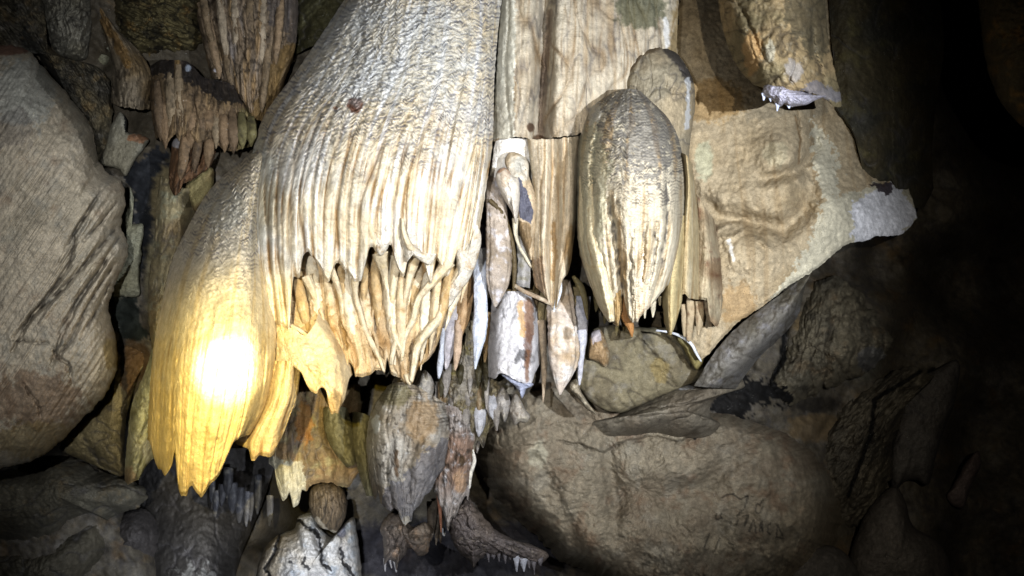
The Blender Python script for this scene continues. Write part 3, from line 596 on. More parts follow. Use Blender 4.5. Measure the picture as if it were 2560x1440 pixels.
for i, (x0, y0, x1, y1, r) in enumerate(blades):
    r *= .88
    c = [(0.66, 0.6, 0.48), (0.58, 0.49, 0.35), (0.48, 0.37, 0.22)][(i * 7) % 3]; d = 2.758 - 0.012 * ((i * 5) % 4)
    spike('fold', can, [(x0, y0 - 40, r * .9, d + .06), (x0 + (x1 - x0) * .25, y0 + (y1 - y0) * .25, r * 1.25, d), (x0 + (x1 - x0) * .6, y0 + (y1 - y0) * .6, r * (.8 + .3 * ((i * 3) % 3 == 0)), d - .01), (x0 + (x1 - x0) * .85, y0 + (y1 - y0) * .85, r * .45, d), (x1, y1, r * .1, d + .01)],
          dict(seed=300 + i, base=c, rough=[(3, 20), (1.5, 8)], crease=[(3, 12, 60, 0)], mottle=[(OCHRE, 30, .15, .6), (PALE, 24, .2, .6)], dirt=(0.25, 0.15, 0.06)), M_FLOW, flat=1.5)

# ================================================================== COLUMNS AND CURTAINS RIGHT OF THE CANOPY
o = holder('flowstone_column', 'tall tan flowstone column broken across by a horizontal crack, between canopy and striped bulb', 'column', (1380, -60, 3.1))
drape('column_face', o, [[(1258, -80, 3.12), (1240, 200, 3.1), (1232, 350, 3.08), (1225, 500, 3.06)], [(1290, -80, 3.02), (1285, 200, 3.0), (1280, 350, 2.98), (1280, 520, 2.98)], [(1335, -80, 3.02), (1325, 200, 3.0), (1318, 350, 3.0), (1318, 520, 3)],
    [(1365, -80, 3.14), (1355, 200, 3.13), (1346, 345, 3.12), (1346, 520, 3.12)], [(1392, -80, 3.02), (1388, 200, 2.98), (1384, 345, 2.96), (1384, 520, 2.96)], [(1440, -80, 3.02), (1436, 200, 2.98), (1432, 345, 2.98), (1432, 560, 3)],
    [(1510, -80, 3.06), (1508, 200, 3.04), (1506, 345, 3.06), (1506, 560, 3.1)], [(1570, -80, 3.1), (1566, 200, 3.1), (1564, 345, 3.12), (1560, 560, 3.15)], [(1700, -80, 3.2), (1690, 200, 3.2), (1690, 345, 3.2), (1690, 560, 3.2)]],
    dict(seed=25, crease=[(3, 30, 140, 0)], base=(0.55, 0.50, 0.41), alt=(0.47, 0.41, 0.32), tubes=[(9, 17, 1.7), (23, 7, 1.8)], rough=[(10, 90), (4, 24)], streak=[(OCHRE, 22, .25), (PALE, 14, .3), (GREY, 30, .35)], ribs=(.5, 6), seam=((0.24, 0.16, 0.08), .6),
         marks=[('l', [(1372, 40), (1362, 150), (1352, 260), (1350, 330)], 7, -16)],
         stains=[('l', [(1375, 30), (1362, 160), (1350, 345)], 12, (0.26, 0.2, 0.16), .6), ('e', 1350, 350, 22, 14, (0.09, 0.045, 0.02), .8, .4), ('e', 1326, 318, 10, 12, (0.1, 0.045, 0.02), .8, .4),
                 ('p', [(1225, -90), (1290, -90), (1285, 350), (1225, 350)], (0.6, 0.59, 0.52), .8, 10), ('e', 1600, 20, 70, 60, (0.12, 0.13, 0.08), .7, .4), ('l', [(1664, 50), (1670, 110)], 9, WHITE, .8), ('e', 1720, 120, 50, 150, (0.3, 0.22, 0.09), .6, .3)]),
    bottom=[(1200, 352), (1236, 352), (1262, 346), (1290, 342), (1318, 346), (1330, 352), (1348, 362), (1362, 356), (1385, 344), (1412, 340), (1440, 337), (1452, 332), (1470, 480), (1800, 500)], step=2.7, thick=.2, lip=6)
drape('curtain', o, [[(1316, 338, 3.06), (1334, 500, 3.02), (1328, 650, 3.0), (1352, 790, 3.0)], [(1338, 338, 3.02), (1346, 500, 2.98), (1342, 650, 2.96), (1366, 790, 2.96)], [(1362, 338, 2.99), (1364, 500, 2.94), (1358, 650, 2.92), (1374, 790, 2.92)], [(1385, 338, 3.03), (1386, 520, 3.02), (1384, 650, 3.0), (1384, 800, 2.94)],
    [(1410, 330, 2.97), (1412, 500, 2.93), (1404, 640, 2.91), (1388, 800, 2.9)], [(1430, 328, 2.98), (1432, 500, 2.95), (1424, 630, 2.95), (1394, 800, 2.92)], [(1450, 325, 3.06), (1444, 450, 3.06), (1434, 620, 3.06), (1400, 800, 3.02)]],
    dict(seed=27, base=(0.57, 0.51, 0.41), tubes=[(4, 12, .6), (13, 4, .9)], ribs=(1.2, 6.5), rough=[(2, 24)], seam=(OCHRE, .6), streak=[(PALE, 8, .6), (OCHRE, 12, .35)],
         stains=[('e', 1345, 700, 20, 60, (0.3, 0.2, 0.13), .6, .4), ('l', [(1384, 560), (1388, 640), (1380, 700)], 8, OCHRE, .6), ('e', 1428, 620, 10, 60, (0.32, 0.2, 0.06), .6, .3)]),
    bottom=[(1300, 690), (1327, 704), (1340, 716), (1352, 729), (1368, 749), (1376, 762), (1384, 776), (1391, 768), (1398, 730), (1406, 702), (1421, 679), (1428, 652), (1434, 610), (1441, 560), (1460, 540)], top=[(1230, 342), (1385, 348), (1412, 343), (1440, 340), (1500, 330)], step=2.5, thick=.12, lip=5)
drape('pale_skirt', o, [[(1238, 345, 3.1), (1228, 420, 3.08), (1205, 540, 3.05)], [(1262, 345, 3.06), (1262, 420, 3.05), (1258, 540, 3.05)], [(1300, 345, 3.06), (1300, 420, 3.08), (1296, 560, 3.1)], [(1330, 345, 3.1), (1332, 430, 3.12), (1332, 560, 3.12)]],
    dict(seed=29, base=(0.70, 0.68, 0.64), tubes=[(4, 3, .8)], rough=[(4, 30), (2, 12)], mottle=[(BUFF, 30, .2, .5)]), bottom=[(1180, 478), (1217, 470), (1222, 486), (1240, 499), (1246, 484), (1262, 470), (1280, 520), (1340, 560)], step=2.6, thick=.08)

ear = dict(seed=31, base=(0.5, 0.42, 0.31), rough=[(3, 24), (1.6, 10)], stains=[('e', 1300, 420, 34, 38, (0.6, 0.57, 0.5), .8, .2), ('e', 1298, 410, 14, 22, (0.45, 0.45, 0.42), .6, .2)])
b = blob('curled_drapery', None, [(1262, 400), (1275, 380), (1300, 385), (1320, 405), (1323, 440), (1336, 480), (1341, 530), (1336, 600), (1328, 652), (1316, 630), (1300, 590), (1292, 540), (1290, 470), (1272, 432)], (1308, 500), 3.0, .09,
    {**ear, 'stains': ear['stains'] + [('p', [(1297, 440), (1318, 480), (1334, 530), (1328, 560), (1300, 545), (1292, 500)], (0.10, 0.11, 0.16), .9, 4), ('p', [(1294, 550), (1326, 560), (1330, 600), (1316, 660), (1300, 620)], (0.24, 0.17, 0.09), .8, 4)],
     'marks': [('e', 0, 0, 1, 1, 0)] and [('b', 1312, 510, 15, 60, -24), ('l', [(1296, 400), (1306, 420), (1316, 450)], 5, -6)]}, mat=M_DRIP, step=2.4, back=.12)
tag(b, 'tall ear-shaped curl with a dark blue hollow, beside the canopy edge', 'drapery')
b = blob('curled_drapery', None, [(1243, 428), (1254, 418), (1270, 424), (1278, 436), (1293, 444), (1299, 480), (1294, 540), (1290, 560), (1280, 532), (1264, 505), (1250, 478)], (1275, 475), 2.93, .09,
    dict(seed=33, base=(0.66, 0.62, 0.56), rough=[(2, 16)], marks=[('l', [(1262, 440), (1276, 480), (1286, 540)], 4, -5)], stains=[('l', [(1246, 430), (1262, 420), (1276, 434)], 5, (0.42, 0.22, 0.12), .7), ('e', 1262, 445, 14, 24, (0.48, 0.38, 0.27), .5, .3)]), mat=M_DRIP, step=2.2, back=.1)
tag(b, 'small white heart-shaped curl hanging before the taller curl', 'drapery')
for i, (pts, lab) in enumerate([([(1288, 545, 8, 2.94), (1290, 590, 5, 2.95), (1300, 620, 4, 2.96), (1318, 650, 4, 2.98), (1328, 668, 2, 3)], 'thin pale cord trailing from the heart-shaped curl'),
        ([(1224, 500, 6, 2.95), (1252, 530, 7, 2.95), (1270, 570, 7, 2.95), (1282, 620, 7, 2.96), (1286, 680, 6, 2.97), (1284, 722, 4, 2.98)], 'dark olive arched rib framing the grey stalactite')]):
    tag(spike('cord_formation' if i == 0 else 'arched_rib', None, pts, dict(seed=50 + i, base=PALE if i == 0 else (0.13, 0.10, 0.05), rough=[(1.5, 12)])), lab, 'dripstone')
b = spike('stalactite', None, [(1238, 440, 22, 3.1), (1240, 500, 25, 3.0), (1243, 550, 28, 2.97), (1246, 610, 31, 2.96), (1247, 670, 32, 2.95), (1243, 715, 25, 2.94), (1240, 745, 14, 2.94), (1238, 766, 4, 2.94)],
          dict(seed=53, base=(0.42, 0.37, 0.32), alt=(0.3, 0.25, 0.19), rough=[(4, 26), (2, 10)], ridge=(4, 12, 60), mottle=[((0.6, 0.6, 0.64), 30, .1, .8), (DARK, 14, .3, .5)]))
tag(b, 'grey ribbed stalactite in the gap right of the canopy edge', 'stalactite')
b = drape('rock_flake', None, [[(1290, 590, 3.02), (1294, 660, 3.0), (1288, 730, 3)], [(1306, 590, 3), (1310, 660, 2.98), (1308, 740, 2.98)], [(1322, 600, 3.02), (1328, 660, 3.02), (1322, 740, 3.02)]], dict(seed=55, base=(0.38, 0.37, 0.36), rough=[(3, 20)], mottle=[(OLIVE, 26, 0, .5)]), bottom=[(1280, 708), (1300, 716), (1330, 722)], thick=.1)
tag(b, 'narrow grey flake between the trailing cord and the curtain', 'rock')
b = spike('rock_ledge', None, [(1284, 712, 5, 2.98), (1310, 728, 6, 2.95), (1340, 742, 6, 2.93), (1366, 754, 5, 2.92), (1380, 762, 3, 2.92)], dict(seed=56, base=(0.34, 0.27, 0.2), rough=[(2, 12)], mottle=[(PALE, 16, 0, .6)]))
tag(b, 'thin brown ledge running under the curtain to its tip', 'ledge')
b = spike('stalactite', None, [(1400, 695, 5, 2.93), (1400, 730, 5, 2.92), (1392, 752, 5, 2.92), (1385, 778, 2, 2.92)], dict(seed=57, base=(0.66, 0.7, 0.76)))
tag(b, 'small bluish white drip tip at the end of the curtain', 'stalactite')
b = spike('stalactite', None, [(1432, 690, 4, 3.05), (1448, 712, 9, 3.04), (1462, 750, 7, 3.03), (1467, 785, 4, 3.03), (1469, 800, 1.5, 3.03)], dict(seed=58, base=(0.2, 0.17, 0.09), rough=[(1.5, 10)]))
tag(b, 'slim dark olive stalactite between curtain tip and striped bulb', 'stalactite')

# ------------------------------------------------------------------ the striped bulb
bulb = holder('bulbous_stalactite', 'big egg-shaped stalactite with a dark scaly top and fluted leaf-like tips right of centre', 'stalactite', (1560, 225, 3.0))
drape('bulb', bulb, [
    [(1528, 232, 3.1), (1478, 262, 3.08), (1450, 340, 3.05), (1443, 480, 3.0), (1447, 620, 2.96), (1480, 740, 2.94), (1524, 850, 2.95)],
    [(1538, 228, 2.95), (1492, 275, 2.84), (1466, 360, 2.78), (1458, 500, 2.75), (1462, 620, 2.74), (1496, 740, 2.76), (1536, 860, 2.8)],
    [(1550, 225, 2.9), (1512, 280, 2.74), (1494, 380, 2.66), (1488, 500, 2.62), (1492, 620, 2.64), (1516, 740, 2.7), (1548, 860, 2.75)],
    [(1565, 222, 2.86), (1545, 280, 2.67), (1535, 380, 2.55), (1530, 500, 2.51), (1533, 620, 2.55), (1545, 740, 2.62), (1562, 870, 2.7)],
    [(1580, 222, 2.85), (1590, 280, 2.65), (1600, 380, 2.5), (1602, 500, 2.46), (1598, 620, 2.5), (1590, 740, 2.56), (1580, 880, 2.64)],
    [(1595, 225, 2.88), (1635, 280, 2.72), (1660, 380, 2.58), (1668, 500, 2.54), (1660, 620, 2.56), (1632, 740, 2.62), (1600, 880, 2.68)],
    [(1606, 232, 2.95), (1660, 290, 2.86), (1690, 390, 2.76), (1696, 500, 2.72), (1690, 620, 2.72), (1662, 740, 2.74), (1622, 880, 2.78)],
    [(1612, 238, 3.1), (1678, 300, 3.04), (1708, 400, 3.0), (1716, 500, 2.96), (1702, 620, 2.94), (1672, 740, 2.92), (1632, 880, 2.94)]],
    dict(seed=61, base=(0.58, 0.53, 0.43), alt=(0.5, 0.46, 0.37), tubes=[(7, 16, .7, (.25, .65)), (20, 6, .8, (.2, .6))], scale=(5.5, 11, 8, .34, .56), dirtk=.85, dirt=(0.10, 0.095, 0.095), rough=[(7, 60), (3, 20)], ribs=(1.2, 6.5), seam=((0.26, 0.17, 0.07), .5), 
         streak=[(PALE, 9, .5), (OCHRE, 12, .5)], marks=[('l', [(1522, 500), (1545, 640), (1556, 790)], 9, -46), ('l', [(1500, 640), (1530, 760), (1545, 800)], 5, -18), ('l', [(1575, 600), (1580, 790)], 5, -16), ('l', [(1612, 560), (1606, 680), (1596, 770)], 5, -16), ('l', [(1640, 560), (1636, 660), (1612, 760)], 6, -18), ('l', [(1665, 420), (1668, 560), (1650, 690)], 7, -22), ('l', [(1495, 300), (1480, 420), (1478, 560)], 7, -18), ('b', 1520, 300, 30, 40, 14), ('b', 1600, 260, 40, 30, 12)],
         stains=[('p', [(1500, 215), (1640, 215), (1700, 300), (1705, 380), (1660, 430), (1570, 440), (1530, 380), (1560, 300), (1500, 290)], (0.19, 0.185, 0.18), .62, 110), ('p', [(1440, 330), (1490, 300), (1530, 420), (1490, 700), (1440, 620)], (0.40, 0.40, 0.29), .4, 26),
                 ('l', [(1528, 480), (1545, 560)], 7, (0.34, 0.24, 0.12), .4), ('p', [(1470, 260), (1500, 250), (1500, 300), (1470, 320)], (0.6, 0.6, 0.56), .5, 14)]),
    bottom=[(1400, 640), (1450, 650), (1470, 700), (1500, 770), (1527, 805), (1544, 816), (1550, 786), (1554, 745), (1558, 736), (1563, 764), (1572, 796), (1582, 806), (1591, 800), (1597, 794), (1612, 778), (1630, 762), (1652, 735), (1668, 715), (1740, 640)], step=2.4, thick=.3, lip=12)
spike('tip', bulb, [(1556, 700, 12, 2.74), (1560, 750, 14, 2.72), (1570, 800, 13, 2.7), (1578, 825, 7, 2.69), (1580, 842, 2, 2.68)], dict(seed=63, base=(0.34, 0.2, 0.09), rough=[(2, 12)]), M_FLOW)
LF = dict(seed=361, base=(0.58, 0.51, 0.39), tubes=[(3, 7, .5), (8, 3, .6)], ribs=(1.6, 6.2), rough=[(3, 26), (2, 9)], seam=((0.28, 0.18, 0.08), .6), mottle=[(OCHRE, 50, .25, .4)])
drape('leaf', bulb, [[(1510, 520, 2.70), (1520, 640, 2.66), (1532, 730, 2.66), (1540, 850, 2.68)], [(1526, 520, 2.66), (1534, 640, 2.63), (1542, 730, 2.64), (1545, 850, 2.66)], [(1544, 530, 2.70), (1552, 640, 2.66), (1556, 730, 2.66), (1550, 850, 2.68)]],
    {**LF, 'base': (0.42, 0.32, 0.18), 'seed': 362}, bottom=[(1500, 780), (1530, 800), (1544, 816), (1552, 790), (1570, 760)], step=2.4, thick=.08)
drape('leaf', bulb, [[(1448, 440, 2.88), (1450, 600, 2.8), (1474, 700, 2.79), (1520, 850, 2.8)], [(1466, 440, 2.74), (1472, 600, 2.66), (1496, 710, 2.66), (1530, 850, 2.7)], [(1490, 440, 2.68), (1498, 600, 2.61), (1516, 710, 2.62), (1536, 850, 2.66)], [(1506, 440, 2.72), (1516, 600, 2.66), (1532, 710, 2.66), (1541, 850, 2.69)]],
    {**LF, 'base': (0.62, 0.57, 0.43), 'seed': 363}, bottom=[(1440, 660), (1470, 705), (1500, 772), (1526, 806), (1535, 804), (1545, 790)], step=2.4, thick=.08)
drape('leaf', bulb, [[(1552, 500, 2.63), (1560, 620, 2.58), (1566, 700, 2.6), (1590, 880, 2.66)], [(1578, 500, 2.55), (1580, 620, 2.52), (1582, 700, 2.55), (1594, 880, 2.62)], [(1612, 500, 2.53), (1612, 620, 2.51), (1604, 700, 2.54), (1597, 880, 2.62)], [(1648, 500, 2.58), (1644, 620, 2.56), (1626, 720, 2.58), (1600, 880, 2.64)], [(1674, 510, 2.68), (1668, 620, 2.66), (1646, 730, 2.66), (1604, 880, 2.68)]],
    {**LF, 'base': (0.62, 0.55, 0.44), 'seed': 364, 'tubes': [(5, 8, .5), (12, 3, .6)]}, bottom=[(1540, 720), (1562, 760), (1580, 792), (1593, 808), (1600, 794), (1612, 780), (1630, 762), (1652, 736), (1680, 690)], step=2.4, thick=.08)
drape('leaf', bulb, [[(1660, 560, 2.92), (1648, 660, 2.9), (1654, 740, 2.88), (1668, 870, 2.88)], [(1680, 560, 2.8), (1668, 660, 2.78), (1668, 740, 2.76), (1674, 880, 2.76)], [(1696, 540, 2.8), (1692, 660, 2.76), (1688, 740, 2.75), (1680, 880, 2.76)], [(1724, 540, 2.92), (1716, 650, 2.9), (1706, 740, 2.88), (1690, 870, 2.88)]],
    dict(seed=64, base=(0.5, 0.43, 0.27), tubes=[(2.4, 6, .2), (8, 2, .5)], ribs=(1.8, 6), rough=[(2, 16)], seam=(OCHRE, .5)), bottom=[(1640, 790), (1662, 812), (1668, 832), (1676, 839), (1684, 826), (1692, 800), (1702, 770), (1712, 730), (1730, 720)], step=2.4, thick=.1)
for i, pts in enumerate([[(1612, 770, 6, 2.86), (1612, 795, 2, 2.86)], [(1634, 752, 8, 2.86), (1633, 775, 6, 2.86), (1632, 793, 1.5, 2.86)], [(1650, 740, 7, 2.88), (1650, 762, 3, 2.88)]]):
    spike('tooth', bulb, pts, dict(seed=66 + i, base=PALE), M_FLOW)
side = holder('drapery', 'narrow fluted drapery with orange-gold edges running down the right side of the striped bulb', 'drapery', (1715, 390, 2.95))
drape('fold', side, [[(1700, 380, 3.05), (1708, 450, 3.02), (1700, 560, 3.0), (1694, 700, 3.0), (1690, 820, 3.0)], [(1712, 385, 2.92), (1718, 450, 2.88), (1712, 560, 2.86), (1706, 700, 2.86), (1702, 820, 2.86)], [(1722, 395, 2.94), (1730, 480, 2.9), (1732, 600, 2.9), (1732, 700, 2.9), (1730, 820, 2.9)], [(1730, 410, 3.06), (1742, 500, 3.04), (1750, 620, 3.04), (1752, 700, 3.04), (1752, 820, 3.04)]],
    dict(seed=71, base=(0.5, 0.43, 0.29), tubes=[(3, 8, .3), (9, 3, .6)], ribs=(1.6, 6), rough=[(2, 20)], seam=((0.3, 0.17, 0.05), .7), streak=[(PALE, 6, .5)]), bottom=[(1680, 760), (1712, 735), (1722, 745), (1768, 752)], step=2.5, thick=.15)
fin = holder('drapery', 'low tan drapery with a broken ledge and finger-like ends, left of the smooth pale wall', 'drapery', (1760, 520, 3.1))
drape('fold', fin, [[(1726, 470, 3.16), (1732, 600, 3.1), (1724, 700, 3.08), (1720, 850, 3.08)], [(1745, 490, 3.08), (1752, 600, 3.02), (1746, 700, 3.0), (1744, 850, 3.0)], [(1764, 520, 3.08), (1776, 620, 3.0), (1776, 720, 2.99), (1776, 850, 3.0)], [(1786, 550, 3.2), (1800, 640, 3.15), (1806, 720, 3.12), (1806, 850, 3.12)]],
    dict(seed=73, base=(0.48, 0.42, 0.31), alt=(0.26, 0.17, 0.1), tubes=[(3, 8, .6), (10, 3, .8)], rough=[(4, 30), (2, 14)], seam=(BROWN, .5), mottle=[((0.16, 0.07, 0.04), 40, .15, .7)]), bottom=[(1700, 738), (1716, 743), (1740, 746), (1768, 752), (1772, 790), (1780, 806), (1792, 816), (1800, 800), (1812, 700)], step=2.5, thick=.15)
for i, pts in enumerate([[(1726, 735, 12, 3.12), (1728, 780, 12, 3.12), (1724, 820, 10, 3.14), (1722, 850, 6, 3.16)], [(1748, 740, 12, 3.1), (1750, 780, 12, 3.1), (1748, 815, 8, 3.1), (1746, 838, 3, 3.1)], [(1788, 730, 13, 3.08), (1792, 780, 10, 3.08), (1794, 816, 3, 3.08)], [(1766, 745, 7, 3.1), (1772, 790, 7, 3.1), (1778, 815, 3, 3.1)], [(1710, 760, 9, 3.14), (1712, 810, 8, 3.14), (1712, 840, 4, 3.16)]]):
    spike('finger', fin, pts, dict(seed=75 + i, base=(0.5, 0.42, 0.3), rough=[(2, 14)], mottle=[((0.25, 0.14, 0.08), 26, .1, .6)]), M_FLOW)
b = blob('flowstone_mound', None, [(1562, 180), (1580, 145), (1610, 122), (1645, 114), (1680, 124), (1712, 158), (1732, 200), (1738, 260), (1728, 330), (1722, 400), (1720, 470), (1650, 470), (1560, 400), (1556, 260)], (1645, 290), 3.2, .24,
    dict(seed=81, crease=[(5, 40, 60, 0)], base=(0.43, 0.37, 0.27), alt=(0.36, 0.33, 0.26), rough=[(8, 60), (3, 18)], ridge=(6, 30, 90), tubes=[(6, 5, 1.2)], marks=[('l', [(1625, 236), (1636, 222), (1665, 220), (1715, 245)], 4, -12), ('l', [(1622, 130), (1628, 180), (1625, 236)], 3, -6)],
         stains=[('l', [(1668, 122), (1700, 160), (1725, 200)], 14, (0.06, 0.055, 0.06), .8), ('l', [(1570, 170), (1600, 130), (1640, 116)], 15, (0.14, 0.10, 0.06), .75), ('l', [(1718, 200), (1722, 260), (1716, 320)], 7, (0.62, 0.64, 0.66), .75)]), mat=M_FLOW, step=2.6, back=.2)
tag(b, 'rounded grey-tan flowstone mound behind the top of the striped bulb', 'flowstone')

# ================================================================== RIGHT HAND WALL AND HANGINGS
o = drape('wall_bulge', None, [
    [(1610, -120, 3.5), (1640, 200, 3.46), (1680, 450, 3.36), (1700, 700, 3.28), (1715, 980, 3.25)], [(1700, -120, 3.5), (1740, 200, 3.44), (1770, 450, 3.34), (1790, 650, 3.24), (1770, 980, 3.2)],
    [(1820, -120, 3.5), (1850, 200, 3.44), (1870, 400, 3.34), (1890, 600, 3.24), (1880, 980, 3.2)], [(1950, -120, 3.6), (1980, 200, 3.5), (1985, 400, 3.32), (2005, 560, 3.26), (2000, 900, 3.2)],
    [(2080, -120, 3.8), (2080, 200, 3.66), (2080, 400, 3.5), (2120, 560, 3.36), (2140, 860, 3.3)], [(2180, -120, 4.05), (2180, 200, 3.9), (2190, 400, 3.7), (2215, 560, 3.5), (2240, 800, 3.5)], [(2240, -120, 4.3), (2260, 200, 4.2), (2250, 400, 4.0), (2290, 530, 3.75), (2310, 800, 3.8)]],
    dict(seed=91, dirt=(0.2, 0.15, 0.09), dirtk=.6, grit=2.4, base=(0.50, 0.43, 0.315), alt=(0.44, 0.365, 0.25), rough=[(14, 160), (5, 40), (2.4, 14)], streak=[((0.36, 0.27, 0.16), 20, .4)],
         marks=[('s', [(2010, 1000), (1995, 420), (2000, 330), (1985, 285)][::-1], 10, 0), ('b', 1955, 385, 62, 58, 75), ('l', [(2040, 320), (2040, 360), (2020, 400), (1978, 432), (1900, 452)], 16, -62), ('b', 1900, 480, 100, 50, 40), ('l', [(1730, 480), (1790, 540), (1880, 556), (1960, 575), (2012, 520), (2022, 440)], 26, -75), ('b', 2090, 520, 60, 90, 50),
                ('b', 1880, 640, 90, 50, 55), ('l', [(1795, 575), (1810, 565), (1840, 560), (1860, 575), (1835, 590), (1802, 592)], 6, 22), ('l', [(1880, 585), (1905, 610), (1935, 622)], 5, 18), ('l', [(1990, 270), (2002, 340), (1998, 400)], 5, -14), ('b', 1730, 120, 34, 70, 22), ('b', 1745, 40, 40, 40, 16), ('l', [(1800, 590), (1815, 640), (1836, 680)], 4, -9)],
         stains=[('p', [(2030, 290), (2080, 360), (2100, 410), (2090, 490), (2200, 460), (2300, 480), (2300, 700), (1920, 760), (2020, 620), (2060, 500), (2030, 410)], (0.62, 0.60, 0.50), .8, 24),
                 ('p', [(2130, 510), (2230, 450), (2300, 540), (2240, 600), (2130, 610)], (0.74, 0.75, 0.8), .85, 16), ('p', [(2175, 462), (2235, 455), (2225, 490), (2200, 480)], (0.07, 0.05, 0.06), .9, 8),
                 ('l', [(1988, 290), (2000, 350), (1996, 410)], 3, (0.3, 0.2, 0.1), .6), ('e', 1760, 400, 26, 50, (0.5, 0.52, 0.4), .6, .4), ('e', 1780, 250, 90, 60, (0.38, 0.24, 0.08), .5, .4), ('e', 1770, 600, 26, 60, (0.2, 0.12, 0.08), .6, .4),  # amber blot paints the warm shadow zone into the pigment
                 ('e', 1940, 385, 36, 34, (0.5, 0.46, 0.34), .6, .3), ('e', 1845, 760, 50, 60, (0.42, 0.28, 0.13), .5, .5), ('l', [(1822, 600), (1834, 650)], 6, WHITE, .7)]),
    bottom=[(1600, 880), (1700, 832), (1752, 898), (1765, 890), (1800, 852), (1850, 803), (1900, 770), (1930, 748), (1975, 712), (2010, 692), (2045, 668), (2072, 646), (2100, 622), (2120, 610), (2160, 602), (2195, 590), (2240, 590), (2268, 575), (2290, 548), (2320, 520)], step=2.9, thick=.3, mat=M_WALL, lip=10)
tag(o, 'smooth tan wall bulge right of the striped bulb, ending in a white point', 'rock wall')
hs = holder('hanging_stalactite', 'broad tan stalactite hanging from the top edge with a white crusted fringe', 'stalactite', (1940, -60, 2.80))
drape('body', hs, [[(1788, -120, 2.90), (1798, 20, 2.90), (1815, 100, 2.88), (1850, 175, 2.85), (1885, 215, 2.82), (1910, 260, 2.82)], [(1830, -120, 2.78), (1838, 20, 2.74), (1860, 100, 2.70), (1890, 175, 2.68), (1915, 215, 2.68), (1930, 270, 2.70)], [(1880, -120, 2.68), (1890, 20, 2.64), (1905, 100, 2.60), (1925, 175, 2.60), (1945, 220, 2.62), (1955, 290, 2.64)],
    [(1950, -120, 2.62), (1960, 20, 2.58), (1968, 100, 2.56), (1980, 175, 2.58), (1990, 220, 2.60), (1995, 290, 2.62)], [(2020, -120, 2.68), (2022, 20, 2.66), (2026, 100, 2.66), (2036, 175, 2.68), (2046, 225, 2.70), (2046, 290, 2.72)], [(2062, -120, 2.86), (2064, 20, 2.86), (2072, 100, 2.86), (2090, 190, 2.86), (2102, 240, 2.86), (2105, 300, 2.86)]],
    dict(seed=95, dirt=(0.09, 0.075, 0.055), dirtk=.75, crease=[(7, 60, 90, 20), (4, 26, 40, 0)], base=(0.4, 0.32, 0.2), alt=(0.26, 0.23, 0.15), rough=[(8, 70), (4, 24), (2, 10)], mottle=[(DARK, 40, .25, .5), (PALE, 34, .25, .4)], marks=[('l', [(1850, 10), (1870, 60), (1895, 120), (1925, 165)], 6, -15), ('l', [(2030, 60), (2035, 140), (2065, 215)], 9, -34), ('l', [(1925, 210), (1960, 175), (1990, 210)], 4, -9), ('b', 1870, 130, 26, 60, 12), ('l', [(1972, 195), (1990, 215), (2015, 240)], 4, -8)],
         stains=[('e', 1880, 130, 28, 60, (0.52, 0.36, 0.19), .7, .4), ('e', 1925, 130, 14, 30, (0.52, 0.5, 0.42), .7, .5), ('e', 1985, 175, 24, 30, (0.42, 0.41, 0.42), .6, .5), ('p', [(1960, -120), (2110, -120), (2110, 100), (2040, 150), (1960, 60)], (0.12, 0.11, 0.08), .6, 30), ('p', [(1998, 225), (2040, 200), (2110, 240), (2100, 260)], (0.26, 0.26, 0.3), .7, 10)]),
    bottom=[(1780, 205), (1888, 214), (1905, 218), (1920, 226), (1960, 224), (2000, 228), (2050, 238), (2092, 268), (2120, 260)], step=2.7, thick=.3)
blob('fringe', hs, [(1906, 222), (1914, 210), (1935, 206), (1960, 208), (1985, 218), (2010, 230), (2040, 238), (2066, 240), (2040, 250), (2015, 262), (1988, 266), (1975, 268), (1958, 262), (1950, 268), (1938, 262), (1932, 250), (1920, 244), (1910, 240)], (1965, 238), 2.72, .13,
     dict(seed=97, base=(0.5, 0.49, 0.56), rough=[(4, 24), (2.4, 9)], ridge=(5, 18, 10, 20), mottle=[(GREY, 22, .1, .5)]), mat=M_DRIP, step=2.2, back=.12, jit=3)
for i, pts in enumerate([[(1909, 232, 7, 2.68), (1910, 242, 4, 2.68), (1909, 250, 2, 2.68)], [(1944, 258, 8, 2.66), (1944, 268, 4, 2.66), (1943, 277, 1.6, 2.66)], [(1972, 262, 6, 2.67), (1973, 270, 2, 2.67)], [(1926, 244, 5, 2.68), (1927, 253, 2, 2.68)]]):
    spike('drip_tip', hs, pts, dict(seed=98 + i, base=(0.62, 0.66, 0.8)))
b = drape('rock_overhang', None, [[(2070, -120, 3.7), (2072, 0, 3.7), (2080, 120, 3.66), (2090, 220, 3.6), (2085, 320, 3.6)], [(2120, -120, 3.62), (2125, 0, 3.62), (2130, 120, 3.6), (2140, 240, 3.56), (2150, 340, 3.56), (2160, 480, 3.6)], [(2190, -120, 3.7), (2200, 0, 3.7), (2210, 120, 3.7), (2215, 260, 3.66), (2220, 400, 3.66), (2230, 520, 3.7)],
    [(2270, -120, 3.95), (2280, 0, 3.95), (2290, 120, 3.95), (2280, 260, 3.9), (2270, 400, 3.9), (2290, 520, 3.9)], [(2330, -120, 4.3), (2350, 0, 4.3), (2360, 120, 4.3), (2340, 260, 4.25), (2330, 400, 4.2), (2340, 540, 4.2)]],
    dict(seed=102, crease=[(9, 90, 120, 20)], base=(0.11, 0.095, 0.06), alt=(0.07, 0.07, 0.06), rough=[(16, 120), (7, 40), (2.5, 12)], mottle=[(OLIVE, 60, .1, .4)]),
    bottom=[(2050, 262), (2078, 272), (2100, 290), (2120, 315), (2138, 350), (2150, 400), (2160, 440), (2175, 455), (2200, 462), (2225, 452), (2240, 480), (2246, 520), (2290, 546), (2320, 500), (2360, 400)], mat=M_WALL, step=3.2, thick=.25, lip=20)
tag(b, 'dark brown overhanging rock in shadow right of the fringed stalactite', 'rock')
